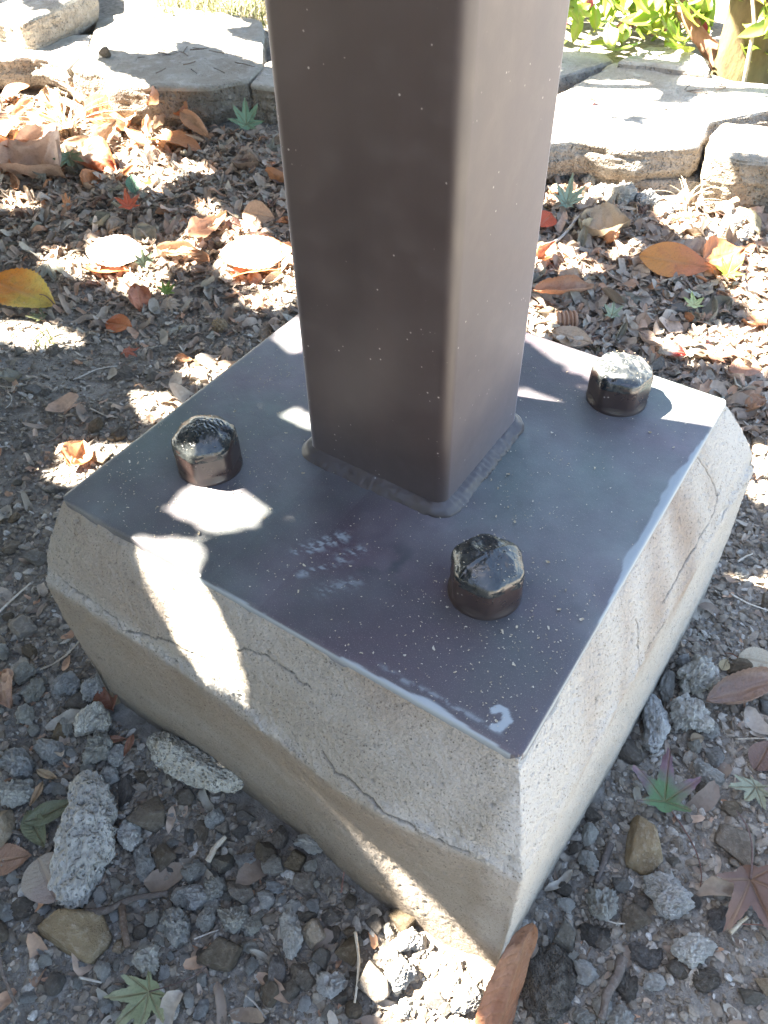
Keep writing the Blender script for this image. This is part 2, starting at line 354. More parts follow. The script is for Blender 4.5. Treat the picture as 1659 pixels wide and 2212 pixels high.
# ------------------------------------------------------------------ footing
def interp(p, v): p = np.array(p); return np.interp(v, p[:, 0], p[:, 1])
RID_F = [(-.26, -.261), (-.07, -.263), (0, -.267), (.05, -.272), (.11, -.278), (.15, -.276), (.19, -.271), (.27, -.261)]
RID_R = [(-.27, .256), (-.19, .257), (-.03, .2606), (.07, .265), (.157, .268), (.27, .274)]
BOT_R = [(-.27, .2572), (-.19, .2600), (-.09, .266), (.026, .270), (.157, .276), (.27, .278)]
hx, hy = .2245, .2225
def footing():
    nF, nB = 560, 70
    rows_c, rows_l = 92, 150
    tz = -.085
    def side(t, which):                       # t 0..1 along; returns top, ridge, bottom points (n,3)
        n = len(t)
        if which == 'F':
            x = -1+2*t; top = np.c_[x*hx, np.full(n, -hy)]
            xr = x*.2505+.0045*sst(.6, 1, x)-.0*x; xr = np.interp(x, [-1, 1], [-.2475, .256]); rid = np.c_[xr, interp(RID_F, xr)]
            xb = np.interp(x, [-1, 1], [-.25, .257]); bot = np.c_[xb, np.full(n, -.258)]
        elif which == 'R':
            y = -1+2*t; top = np.c_[np.full(n, hx), y*hy]
            yr = np.interp(y, [-1, 1], [-.261, .247]); rid = np.c_[interp(RID_R, yr), yr]
            yb = np.interp(y, [-1, 1], [-.263, .252]); bot = np.c_[interp(BOT_R, yb), yb]
        elif which == 'B':
            x = 1-2*t; top = np.c_[x*hx, np.full(n, hy)]
            rid = np.c_[np.interp(x, [-1, 1], [-.25, .2732]), np.full(n, .247)+.0*x]; bot = np.c_[np.interp(x, [-1, 1], [-.25, .2772]), np.full(n, .252)]
        else:
            y = 1-2*t; top = np.c_[np.full(n, -hx), y*hy]
            rid = np.c_[np.interp(y, [-1, 1], [-.2475, -.25]), np.interp(y, [-1, 1], [-.2610, .247])]; bot = np.c_[np.full(n, -.25), np.interp(y, [-1, 1], [-.263, .252])]
        return top, rid, bot
    T, Rr, B, W, tt = [], [], [], [], []
    for k, (wh, n) in enumerate((('F', nF), ('R', nF), ('B', nB), ('L', nB))):
        t = np.linspace(0, 1, n, endpoint=False); a, b, c = side(t, wh); T.append(a); Rr.append(b); B.append(c); W.append(np.full(n, k)); tt.append(t)
    T, Rr, B = map(np.vstack, (T, Rr, B)); W = np.concatenate(W); tt = np.concatenate(tt); nc = len(W)
    # round the vertical corners a little by blurring the loops near the corners
    def blur(L, k):
        r = L.copy(); acc = 0
        for j in range(-k, k+1): acc = acc+np.roll(L, j, 0)
        sm = acc/(2*k+1); d = np.minimum(tt, 1-tt)*np.where(W < 2, 560, 70); wgt = np.clip(1-d/(k*1.6), 0, 1)[:, None]
        return r*(1-wgt)+sm*wgt
    T = blur(T, 2); Rr = blur(Rr, 2); B = blur(B, 2)
    s1 = np.linspace(0, 1, rows_c); s2 = np.linspace(0, 1, rows_l+1)[1:]
    rz = -.083-.010*np.where(W == 0, 1-tt, np.where(W == 3, tt, 0))
    V = []
    for s in (0.0, .5, .9): V.append(np.c_[T*(.3+.7*s), np.full(nc, -.0045)])
    V.append(np.c_[T, np.full(nc, -.0045)])
    nin = len(V)
    for s in s1[1:]:
        xy = T*(1-s)+Rr*s; bow = .0035*math.sin(math.pi*s); nrm = xy/np.linalg.norm(xy, axis=1)[:, None]
        V.append(np.c_[xy+nrm*bow, -.0045+(rz+.0045)*s])
    for s in s2:
        z = rz+(-.46-rz)*s; xy = Rr+(B-Rr)*sst(0, .42, s)
        V.append(np.c_[xy, z])
    V = np.array(V); nr = len(V)
    # normals from the base shape
    du = np.roll(V, -1, 1)-np.roll(V, 1, 1); dv = np.gradient(V, axis=0); Nn = np.cross(dv, du); Nn /= np.linalg.norm(Nn, axis=2)[..., None]+1e-12
    out = V.copy(); out[..., 2] = 0; sg = np.sign(np.sum(Nn[nin+5]*out[nin+5], axis=1)).mean(); Nn *= (1 if sg > 0 else -1)
    P = V.reshape(-1, 3); n = Nn.reshape(-1, 3); w = np.tile(W, nr); trow = np.tile(tt, nr)
    rowi = np.repeat(np.arange(nr), nc); sC = np.clip((rowi-nin+1)/(rows_c-1.0), 0, 9)     # 1 = ridge
    rzz = np.tile(rz, nr); dr = P[:, 2]-rzz                                                # above ridge > 0
    wgt = sst(0, .08, sC)
    f1 = fbm(P, 9, 3, 21); f2 = fbm(P, 60, 4, 22, .6); f3 = fbm(P, 260, 3, 23, .6)
    d = .0026*f1+.0014*f2+.0009*f3
    # crumbly ridge band
    width = .010+.010*(fbm(P[:, :2], 12, 3, 31)+.4)
    front = (w == 0)
    band = np.exp(-((dr-.002)/np.clip(width, .004, 1))**2)*np.where(dr < 0, np.exp(dr/.004), 1)
    crumb = fbm(P, 130, 4, 33, .7); big = fbm(P, 34, 3, 34, .6)
    amt = band*sst(-.25, .3, fbm(P, 7, 2, 35)+.15*(w == 0)+.1)
    d += amt*(-.0035+.004*crumb+.0045*big)
    d += .0022*np.exp(-((dr-.004)/.005)**2)*sst(-.1, .4, big)
    stain = np.zeros(len(P)); pale_skylit = np.zeros(len(P)); crack = np.zeros(len(P)); rough = np.clip(amt*1.3, 0, 1)
    # flare low down at the front corner (poured against the earth)
    zf = -.185-1.03*(P[:, 0]-.10)+.006*fbm(P[:, :2], 30, 2, 36)
    fl = front*sst(.0, .030, zf-P[:, 2])*sst(.03, .12, P[:, 0])
    d += .007*fl+.002*0
    d -= .006*front*sst(-.12, -.33, P[:, 2])*sst(.1, -.1, P[:, 0])
    for k in range(90):                                # small air holes in the front faces
        xx, zz = rng.uniform(-.23, .245), rng.uniform(-.30, -.012); r = rng.uniform(.0008, .0022)*(1 if rng.random() < .85 else 1.8)
        q = np.hypot(P[:, 0]-xx, P[:, 2]-zz)/r; h_ = (w == 0)*np.exp(-q*q*1.3); d -= .0022*h_; crack = np.maximum(crack, .45*h_)
    for k in range(70):
        yy, zz = rng.uniform(-.24, .24), rng.uniform(-.25, -.012); r = rng.uniform(.0008, .0022)
        q = np.hypot(P[:, 1]-yy, P[:, 2]-zz)/r; h_ = (w == 1)*np.exp(-q*q*1.3); d -= .0022*h_; crack = np.maximum(crack, .45*h_)
    edge_chip = np.exp(-((sC-.03)/.035)**2)*sst(.05, .45, fbm(P, 38, 3, 48)); d -= .004*edge_chip*(rowi > nin)
    # dents and air holes on the lower right face
    for k in range(16):
        yy, zz = rng.uniform(-.2, .22), rng.uniform(-.26, -.10); r = rng.uniform(.002, .005)
        q = np.hypot((P[:, 1]-yy)/1.8, P[:, 2]-zz)/r; d -= (w == 1)*.004*np.exp(-q*q*1.5)*(q < 3)
    # cracks: polylines in photo positions laid onto the faces
    def chF(px, py):
        dd = ray(px, py); nn = np.array([0, -.08, .039]); nn /= np.linalg.norm(nn); t = ((np.array([0, -.2235, -.003])-CAM)@nn)/(dd@nn); q = CAM+t*dd; return (q[0], q[2])
    def chR(px, py):
        dd = ray(px, py); nn = np.array([.08, 0, .038]); nn /= np.linalg.norm(nn); t = ((np.array([.2245, 0, -.003])-CAM)@nn)/(dd@nn); q = CAM+t*dd; return (q[1], q[2])
    def wig(pts, s):
        o = []
        for (a, b), (c, e) in zip(pts[:-1], pts[1:]):
            for q in np.linspace(0, 1, 5)[:-1]: o.append((a+(c-a)*q+random.gauss(0, .0009), b+(e-b)*q+random.gauss(0, .0009)))
        o.append(pts[-1]); return o
    CR = [[(115, 1255), (150, 1283), (197, 1310), (240, 1345), (262, 1368), (330, 1382), (346, 1378), (385, 1396), (450, 1420)],
          [(508, 1394), (560, 1400), (600, 1424), (640, 1450), (680, 1478)], [(715, 1605), (745, 1640), (775, 1655), (812, 1690), (850, 1725), (880, 1745), (935, 1785), (985, 1815), (1020, 1832)],
          [(640, 1560), (655, 1595)]]
    wid = [.0007, .0004, .0009, .0004, .0007, .0004]
    for pl, wd in zip(CR, wid):
        q = wig([chF(*p) for p in pl], 1); D = segdist(P[:, 0], P[:, 2], q); c = (w == 0)*np.exp(-(D/wd)**2)*sst(1.1, 1.0, sC)
        crack = np.maximum(crack, c); d -= c*.002; d += (w == 0)*.0012*np.exp(-(D/.006)**2)*(dr > 0)*np.sign(P[:, 2]-.0*D)*0
    CR2 = [[(1480, 935), (1505, 985), (1525, 1020), (1545, 1075)], [(1545, 1060), (1520, 1120), (1490, 1180), (1450, 1240), (1425, 1290)], [(1423, 1333), (1429, 1385), (1440, 1470), (1442, 1515)],
           [(1530, 1370), (1500, 1420), (1465, 1465), (1445, 1482)], [(1295, 1712), (1270, 1760), (1240, 1800)], [(1480, 1400), (1460, 1440)]]
    CR2 = [[(1480-0, 935), (1505, 985), (1528, 1035), (1540, 1078)], [(1540, 1060), (1528, 1110), (1500, 1165), (1470, 1215), (1448, 1262), (1425, 1300)], [(1370, 1333), (1376, 1385), (1384, 1440), (1390, 1475)],
           [(1430, 1345), (1415, 1395), (1400, 1425), (1384, 1440)], [(1290, 1500), (1286, 1520)]]
    for pl, wd in zip(CR2, [.0008, .0009, .0005, .0007, .0006]):
        q = wig([chR(*p) for p in pl], 1); D = segdist(P[:, 1], P[:, 2], q); c = (w == 1)*np.exp(-(D/wd)**2)
        crack = np.maximum(crack, c); d -= c*.002
    # right face is sandier, with its sky light painted in as paleness; brown run-off stains across it
    pale_skylit = np.where(w == 1, .75+.3*fbm(P, 8, 3, 41), .12+.35*fbm(P, 10, 3, 42))
    pale_skylit = np.where((w == 0), pale_skylit+.7*sst(.222, .245, P[:, 0]+.012*fbm(P, 40, 2, 43)), pale_skylit)
    for (y0, wd, sl, st) in ((.085, .030, .35, 1.0), (.02, .035, .5, .7), (-.035, .014, .6, .5), (-.11, .02, .5, .45), (.15, .012, .2, .3)):
        c0 = y0+sl*(P[:, 2]); m = np.exp(-((P[:, 1]-c0+.012*fbm(P, 25, 3, 44))/wd)**2)
        stain = np.maximum(stain, (w == 1)*st*m*(.55+.7*fbm(P, 18, 3, 45))*sst(-.14, -.08, P[:, 2]))
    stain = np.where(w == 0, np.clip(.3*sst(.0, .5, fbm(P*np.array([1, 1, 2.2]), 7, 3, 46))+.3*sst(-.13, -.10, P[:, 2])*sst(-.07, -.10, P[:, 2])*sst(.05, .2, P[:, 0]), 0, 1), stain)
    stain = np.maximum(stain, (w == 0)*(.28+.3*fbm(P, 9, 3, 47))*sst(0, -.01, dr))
    stain = np.clip(stain, 0, 1); pale_skylit = np.clip(pale_skylit, 0, 1)
    P = P+n*(d*wgt)[:, None]
    me = mk("concrete_footing", P, gridF(nr, nc, True), M['concrete'], True, dict(stain=stain, pale_skylit=pale_skylit, crack=crack, rough=rough))
    ob("concrete_footing", me, label="square concrete footing with sloping shoulders and cracked sides under the steel post", cat="footing")
footing()

# ------------------------------------------------------------------ steel column
col_root = ob("steel_column", None, label="square brown steel post with bolted base plate on the concrete footing", cat="post")
px0, px1, py0, py1 = -.0755, .068, -.058, .081
def rrect(x0, x1, y0, y1, r, k=8):
    o = []
    for cx, cy, a in ((x1-r, y0+r, -90), (x1-r, y1-r, 0), (x0+r, y1-r, 90), (x0+r, y0+r, 180)):
        for t in np.linspace(0, 90, k): o.append((cx+r*math.cos(R(a+t)), cy+r*math.sin(R(a+t))))
    return np.array(o)
lp = rrect(px0, px1, py0, py1, .010, 9); nl = len(lp)
zs = np.r_[0, np.linspace(.004, .6, 60), np.linspace(.65, 2.5, 20)]
V = np.concatenate([np.c_[lp, np.full(nl, z)] for z in zs]); n_ = np.array([*( (lp-lp.mean(0)) )])
V[:, :2] += (.00012*fbm(V, 8, 2, 51))[:, None]*np.sign(V[:, :2])
ob("post_tube", mk("post_tube", V, gridF(len(zs), nl, True), M['post']), col_root)
V = np.concatenate([np.c_[(lp-lp.mean(0))*s+lp.mean(0), np.full(nl, z)] for s, z in ((1.02, 2.498), (1.02, 2.51), (.5, 2.512), (.01, 2.512))])
ob("post_cap", mk("post_cap", V, gridF(4, nl, True), M['post']), col_root)
# weld bead with ripples round the foot of the tube
lpw = []
for i in range(nl):
    a, b = lp[i], lp[(i+1) % nl]; m = max(1, int(np.linalg.norm(b-a)/.0016))
    for q in range(m): lpw.append(a+(b-a)*q/m)
lpw = np.array(lpw); nw = len(lpw); tg = np.roll(lpw, -1, 0)-np.roll(lpw, 1, 0); tg /= np.linalg.norm(tg, axis=1)[:, None]+1e-9; nn = np.c_[tg[:, 1], -tg[:, 0]]
arc = np.arange(nw)*.0016; rows = []
for j, th in enumerate(np.linspace(0, 90, 9)):
    rip = (.00012+.0005*(lpw[:, 0] > px1-.004))*np.abs(np.sin(arc/.0066*math.pi+1.6*np.sin(arc*37)+.9*np.sin(arc*91)+.35*j/2))*sst(-.3, .3, fbm(np.c_[arc, arc*0, arc*0], 14, 2, 56))+.0012*fbm(np.c_[arc, arc*0, arc*0+j*.01], 45, 3, 55)+.0005*fbm(np.c_[arc, arc*0, arc*0+j*.002], 320, 2, 57)
    rr_ = .0068+rip; cc = .75*math.cos(R(th))+.25*(1-math.sin(R(th))); zz_ = .75*math.sin(R(th))+.25*(1-math.cos(R(th))); rows.append(np.c_[lpw+nn*((rr_*cc)[:, None]*1.65-.0006), rr_*zz_*1.2+.0002])
ob("weld_bead", mk("weld_bead", np.concatenate(rows), gridF(9, nw, True), M['weld']), col_root)
# base plate
def base_plate():
    n = 380; ax, ay = .226, .224
    u = np.linspace(-1, 1, n); Xp, Yp = np.meshgrid(u*ax, u*ay)
    # round the corners a little
    r = .010; dx = np.clip(np.abs(Xp)-(ax-r), 0, 1); dy = np.clip(np.abs(Yp)-(ay-r), 0, 1); L = np.hypot(dx, dy); k = np.where(L > r, r/np.maximum(L, 1e-9), 1)
    Xp = np.sign(Xp)*(np.minimum(np.abs(Xp), ax-r)+dx*k); Yp = np.sign(Yp)*(np.minimum(np.abs(Yp), ay-r)+dy*k)
    P = np.c_[Xp.ravel(), Yp.ravel(), np.zeros(n*n)]
    ed = np.minimum(ax-np.abs(P[:, 0]), ay-np.abs(P[:, 1]))
    P[:, 2] = .0004*fbm(P, 12, 2, 61)-.0018*np.exp(-np.clip(ed, 0, 1)/.0016)
    wv = fbm(P, 45, 3, 62); wv2 = fbm(P, 260, 3, 63)
    wear = np.zeros(len(P)); dull = np.zeros(len(P)); dark = np.zeros(len(P)); x, y = P[:, 0], P[:, 1]
    # front edge: thin scraped strip for x > -.06, widening near the corner
    eF = y+ay; wF = (.0013+.0022*wv)*sst(-.08, .0, x)+.003*sst(.08, .14, x)*sst(.20, .16, x)
    wear = np.maximum(wear, sst(1.25, .85, eF/np.clip(wF, 1e-4, 1))*(x > -.07))
    wear = np.maximum(wear, .55*np.exp(-((eF-.0105-.003*wv)/.0018)**2)*sst(.10, .12, x)*sst(.215, .2, x)*sst(-.25, .1, wv2))
    # right edge
    eR = ax-x; wR = (.0055+.005*wv)*sst(-.10, -.02, y)*sst(.17, .10, y)+.001
    wear = np.maximum(wear, .85*sst(1.15, .9, eR/np.clip(wR, 1e-4, 1)))
    # hook-shaped bare patch by the front corner
    c = at(1083, 1552, 0); A = [(1068, 1535), (1078, 1530), (1092, 1536), (1094, 1552), (1088, 1564), (1076, 1574), (1068, 1572)]
    q = [tuple(at(a, b, 0)[:2]) for a, b in A]; D = segdist(x, y, q)+.0012*wv2
    wear = np.maximum(wear, sst(.0034, .0026, D*1.0+.0022*sst(0, 1, 0*D)))
    wear = np.maximum(wear, sst(.0016, .001, segdist(x, y, [tuple(at(1104, 1556, 0)[:2]), tuple(at(1101, 1560, 0)[:2])])))
    # scuffs mid plate
    for (a, b, wd, st) in (((648, 1192), (738, 1160), .006, 1.3), ((740, 1205), (775, 1190), .006, .8), ((650, 1240), (715, 1222), .004, .8), ((700, 1275), (770, 1255), .006, .5)):
        D = segdist(x, y, [tuple(at(*a, 0)[:2]), tuple(at(*b, 0)[:2])]); m = np.exp(-(D/wd)**2)
        wear = np.maximum(wear, np.clip(st*m*sst(-.05, .35, fbm(P*np.array([1, 2.2, 1]), 170, 4, 64, .7)), 0, .8))
    for (a, b, rr2, st) in ((1330, 1200, .03, .5), (1290, 1330, .03, .6), (215, 1100, .025, .8), (300, 1050, .05, .3), (1230, 1000, .08, .35), (860, 1120, .04, .25)):
        p = at(a, b, 0); D = np.hypot(x-p[0], y-p[1]); dull = np.maximum(dull, st*np.exp(-(D/rr2)**2)*(.6+.8*wv))
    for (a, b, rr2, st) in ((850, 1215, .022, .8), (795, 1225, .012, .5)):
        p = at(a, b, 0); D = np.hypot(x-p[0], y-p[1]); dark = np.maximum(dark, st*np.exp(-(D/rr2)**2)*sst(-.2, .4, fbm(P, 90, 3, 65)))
    dpost = np.hypot(np.maximum(np.abs(x-(px0+px1)/2)-.073, 0), np.maximum(np.abs(y-(py0+py1)/2)-.066, 0))
    dust_reflection = np.clip(.42+.75*fbm(P, 4.5, 3, 68)+.45*fbm(P, 16, 4, 69)+.45*np.exp(-dpost/.03)-.45*sst(-.02, -.18, y)*sst(-.08, .1, x)-.15*(x > 0)+.12*(x < -.05), 0, 1)  # dust, with the plate's green-left, purple-front reflections painted in
    F = gridF(n, n)
    # skirt
    ring = np.r_[np.arange(n), np.arange(1, n)*n+n-1, (n-1)*n+np.arange(n-2, -1, -1), np.arange(n-2, 0, -1)*n]
    Pb = P[ring].copy(); Pb[:, 2] = -.012; b0 = len(P); m = len(ring); k = np.arange(m)
    F = np.r_[F, np.stack([ring[k], b0+k, b0+(k+1) % m, ring[(k+1) % m]], -1)]
    P = np.r_[P, Pb]; z = np.zeros(m); e = np.full(m, .25)
    me = mk("base_plate", P, F, M['plate'], True, dict(wear=np.clip(np.r_[wear, e], 0, 1), dull=np.clip(np.r_[dull, z], 0, 1), dark=np.clip(np.r_[dark, z], 0, 1), dust_reflection=np.r_[dust_reflection, z]))
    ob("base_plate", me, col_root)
base_plate()
def nut(cx, cy, ang, seed, style, label):
    root = ob("anchor_nut", None, col_root, (cx, cy, 0), (0, 0, ang)); root['label'] = label
    # hex body with rounded corners
    n = 96; th = np.linspace(0, 2*math.pi, n, endpoint=False)
    ap = .0266; hexr = ap/np.cos(((th+math.pi/6) % (math.pi/3))-math.pi/6); rc = np.minimum(hexr, .0291)
    rows = []
    for z, k, c in ((0, 1.0, 1.035), (.002, 1, 1.035), (.003, 1, 1.03), (.0066, 1, .985), (.009, 1, 1), (.016, 1, 1), (.026, 1, 1), (.031, 1, 1), (.034, 1, .975), (.0355, 1, .93), (.036, 1, .80)):
        rr = rc*c if z > .005 else np.full(n, .0308*c/1.09)
        if z > .029: rr = np.minimum(rr, .0288-(z-.031)*.9)
        P = np.c_[rr*np.cos(th), rr*np.sin(th), np.full(n, z)]; P[:, :2] *= (1+.010*fbm(P, 90, 3, seed))[:, None]; rows.append(P)
    ob("nut_body", mk("nut_body", np.concatenate(rows), gridF(len(rows), n, True), M['nut']), root)
    # wrapped glossy cap
    m = 46; rows = []; du = []
    for i in range(m):
        t = i/(m-1); r = .0292*(1-t)+.0002
        rv = r/.0292*(.0268+(np.minimum(rc*.985, .0283)-.0268)*(r/.0292)**4); P = np.c_[rv*np.cos(th), rv*np.sin(th), np.zeros(n)]; rp = r/.0292
        if style == 'swirl':
            z = .0345+.0095*(1-rp**3.2)
            cxx, cyy = .012, -.004; D = np.hypot(P[:, 0]-cxx, P[:, 1]-cyy); z = z-.0022*np.exp(-(D/.0065)**2)+.0009*np.exp(-((D-.0105)/.0028)**2)
            D2 = np.hypot(P[:, 0]+.012, P[:, 1]+.002); z = z-.0012*np.exp(-(D2/.006)**2)+.0005*np.exp(-((D2-.010)/.002)**2)
            z = z+.0012*np.exp(-(P[:, 0]/.0013)**2)*(rp > .1)
        elif style == 'scraped':
            z = .0345+.0095*(1-rp**2.2); D = np.hypot(P[:, 0]+.03, P[:, 1]-.03); z = z+.0007*np.sin(D/.0017+2*fbm(P, 60, 2, seed))*(rp < .95)+.0012*fbm(P, 200, 3, seed+2)
        else:
            z = .0345+.0105*(1-rp**3.4); a2 = np.cos(th*5+3*fbm(P, 50, 2, seed)); z = z+.0010*a2*np.exp(-((rp-.8)/.25)**2)
        z = z+.0004*fbm(P, 110, 3, seed+1)+.00045*(1-2*np.abs(fbm(P*np.array([1, 2.4, 1])+.01*fbm(P, 60, 2, seed)[:, None], 230, 2, seed+6)))
        rows.append(np.c_[P[:, :2]*(1+.03*fbm(np.c_[P[:, :2], z*0], 130, 3, seed+4))[:, None]*(1.0 if i else 1.0), z-.0020*(i == 0)])
        du.append((.8*sst(-.1, .3, fbm(P*np.array([1, 3, 1]), 110, 3, seed+7)) if style == 'scraped' else .2*sst(.2, .6, fbm(P, 90, 3, seed+7))))
    # draped rim
    rim = [np.c_[rows[0][:, :2]*1.018, np.full(n, .0345)-.0075+.0030*fbm(np.c_[np.cos(th), np.sin(th), th*0], 2.2, 3, seed+5)]]
    rows = rim+rows; du = [du[0]*0]+du
    ob("wrapped_cap", mk("wrapped_cap", np.concatenate(rows), gridF(len(rows), n, True), M['gloss'], True, dict(dust=np.concatenate(du))), root)
    return root
cF, cR, cL = at(1047, 1275, 0), at(1331, 860, 0), at(455, 1003, 0)
nut(cF[0], cF[1], R(124+30), 71, 'swirl', "anchor nut with glossy swirled black cap nearest the front corner")
nut(cR[0], cR[1], R(124+42), 72, 'scraped', "anchor nut with scraped dusty cap on the sunlit right corner")
nut(cL[0], cL[1], R(124+18), 73, 'wrinkled', "anchor nut with wrinkled shiny cap on the left corner")
nut(-.145, .150, R(10), 74, 'wrinkled', "anchor nut hidden behind the post")

# ------------------------------------------------------------------ rocks and lumps
def rock_mesh(name, seed, sub=4, planes=14, mat='rock', soft=.05, nz=.05, hi=.02):
    r_ = np.random.default_rng(seed); V, F = ico(sub); ii = np.arange(planes)+.5; ph = np.arccos(1-2*ii/planes); tt_ = math.pi*(1+5**.5)*ii; Nn = np.c_[np.cos(tt_)*np.sin(ph), np.sin(tt_)*np.sin(ph), np.cos(ph)]+r_.normal(0, .28, (planes, 3)); Nn /= np.linalg.norm(Nn, axis=1)[:, None]
    D = r_.uniform(.55, .9, planes); q = np.maximum(V@Nn.T, .02)/D[None]; q = np.log(np.sum(np.exp(q/soft), 1))*soft
    rad = 1/np.maximum(q, .55); P = V*rad[:, None]; P = P*(1+nz*fbm(P+seed, 2.5, 3, seed)+hi*fbm(P, 11, 3, seed+1, .6))[:, None]
    ext = np.abs(P).max(0); P = P/ext
    return mk(name, P, F, M[mat])
EXT = {}
def lump_mesh(name, seed, sub=5, mat='mortar', a=.30, b=.26, asp=.7, hi=.16):
    V, F = ico(sub); P = V*np.array([1, asp, min(asp, .6)]); Pn = V/np.linalg.norm(V, axis=1)[:, None]
    k = a*fbm(P+seed*3.1, 1.6, 2, seed)+b*fbm(P+seed, 3.6, 2, seed+1)+hi*1.7*(1-2*np.abs(fbm(P, 6.5, 1, seed+2)))*.5+hi*.8*(1-2.2*np.abs(fbm(P, 15, 1, seed+3)))*.5+.06*fbm(P, 30, 2, seed+5, .7)
    P = P+Pn*(k*min(1, asp*1.2))[:, None]
    P[:, 1] += .22*asp*np.sin(P[:, 0]*2.2+seed)
    c = (P.max(0)+P.min(0))/2; P = P-c; e = P.max(0)-c*0; P = P/e[0]; me = mk(name, P, F, M[mat]); EXT[me.name] = (1.0, e[1]/e[0], e[2]/e[0]); return me
ROCK = [rock_mesh("stone", 100+i, 4, 9+i % 5, soft=.028, nz=.04) for i in range(12)]
PEB = [rock_mesh("stone", 140+i, 3, 18, soft=.12, nz=.04, hi=.01) for i in range(4)]
TAN = [rock_mesh("stone", 160+i, 4, 9, 'tan', soft=.03, nz=.06, hi=.04) for i in range(4)]
GRY = [rock_mesh("stone", 180+i, 4, 9, 'gray', soft=.03) for i in range(4)]
LMP = [lump_mesh("mortar_lump", 200+i, 5, asp=[.95, .75, .55][i % 3]) for i in range(9)]
CLD = [lump_mesh("earth_clod", 230+i, 4, 'clod', .3, .2) for i in range(4)]
BIGL = lump_mesh("mortar_lump", 260, 6, a=.18, b=.24, asp=.40, hi=.17); BIGM = lump_mesh("mortar_lump", 263, 6, a=.14, b=.2, asp=.33, hi=.15)
occ = []                                                  # footprints already taken (x, y, r)
def place(me, a, b, wpx, h=.5, sink=.3, name=None, **kw):
    """a rock whose long axis runs between photo positions a and b, wpx wide"""
    A, B = hit(*a), hit(*b); c = (A+B)/2; L = np.linalg.norm((B-A)[:2]); yaw = math.atan2(B[1]-A[1], B[0]-A[0])
    dist = np.linalg.norm(c-CAM); wd = wpx/FPX*dist
    el = abs(ray((a[0]+b[0])/2, (a[1]+b[1])/2)[2])/np.linalg.norm(ray((a[0]+b[0])/2, (a[1]+b[1])/2))
    hh = min(L, wd)*h
    o = ob(name or me.name.split('.')[0], me, None, None, (random.uniform(-.15, .15), random.uniform(-.15, .15), yaw), tuple(q/e_ for q, e_ in zip((L/2, wd/2, hh), EXT.get(me.name, (1, 1, 1)))), **kw)
    z = float(gz(np.array([c[0]]), np.array([c[1]]))[0]); o.location = (c[0], c[1], z+hh*(1-2*sink)); occ.append((c[0], c[1], max(L, wd)/2*.8))
    return o
def c6(x, y): return (x*.3700, 1393.5+y*.3700)
def c7(x, y): return (530.9+x*.3700, 1393.5+y*.3700)
def c8(x, y): return (1061.7+x*.3700, 1393.5+y*.3700)
GM = "pale mortar lumps crumbled beside the footing"
def lump(cc, x, y, w, h, i, label=None, me=None, ang=0, hh=.42, **k):
    a = R(ang); L = max(w, h); W_ = min(w, h); base = 0 if w >= h else 90
    t = R(base)+a; dx, dy = math.cos(t)*L/2, math.sin(t)*L/2
    return place(me or LMP[i % 9], cc(x-dx, y-dy), cc(x+dx, y+dy), W_*.40, hh*1.25, .10, "mortar_lump", cat="lump of mortar", group=GM,
                 label=label or "small pale grey crumbly mortar lump in the gravel by the footing", **k)
lump(c6, 520, 1180, 300, 790, 0, "big bottle-shaped pale mortar lump lying upright in the left gravel", BIGL, 4, .3)
lump(c6, 1140, 745, 640, 200, 1, "long mortar lump lying close along the left side of the footing", BIGM, 34, .4)
lump(c6, 575, 470, 200, 190, 2, "broad mortar lump just above the winged seeds, left of footing"); lump(c6, 600, 640, 150, 180, 3); lump(c6, 115, 730, 210, 150, 4, "mortar lump at the left edge above another pale one")
lump(c6, 310, 645, 190, 120, 5); lump(c6, 105, 895, 245, 140, 6, "blue-grey mortar lump at the left edge above the twin-lobed leaf"); lump(c6, 770, 1130, 120, 220, 7); lump(c6, 850, 1290, 110, 240, 8)
lump(c6, 1140, 1340, 150, 110, 1); lump(c6, 1165, 1490, 140, 150, 2, "pale mortar lump beside the end of the forked brown stick"); lump(c6, 1262, 1440, 120, 150, 3); lump(c6, 1030, 1675, 200, 180, 4, "angular pale mortar lump right of the forked brown stick")
lump(c6, 1210, 1620, 100, 150, 5); lump(c6, 1370, 1620, 200, 130, 6); lump(c6, 1470, 1655, 120, 90, 7); lump(c6, 740, 1470, 160, 90, 8); lump(c6, 870, 1855, 130, 180, 0, "pinkish white mortar lump above the pale green maple leaf")
lump(c6, 150, 190, 140, 110, 1); lump(c6, 415, 255, 150, 130, 2); lump(c6, 165, 430, 120, 110, 3); lump(c6, 210, 285, 110, 130, 4); lump(c6, 610, 1915, 100, 90, 5); lump(c6, 1435, 1280, 140, 90, 6)
lump(c6, 560, 290, 140, 130, 7); lump(c6, 1260, 1030, 120, 100, 8); lump(c6, 1060, 1490, 90, 130, 0); lump(c6, 1470, 1885, 90, 80, 1); lump(c6, 1560, 1500, 90, 110, 2); lump(c6, 900, 1610, 80, 90, 3); lump(c6, 20, 60, 90, 80, 4); lump(c6, 690, 670, 90, 140, 5); lump(c6, 400, 470, 70, 180, 6); lump(c6, 650, 780, 100, 110, 7)
lump(c7, 270, 1700, 120, 330, 8, "knobbly upright mortar lump left of the long pale stem"); lump(c7, 500, 2000, 180, 120, 0); lump(c7, 400, 1900, 90, 90, 1); lump(c7, 960, 1735, 170, 120, 2, "sunlit mortar lump against the foot of the footing"); lump(c7, 860, 1830, 140, 90, 3)
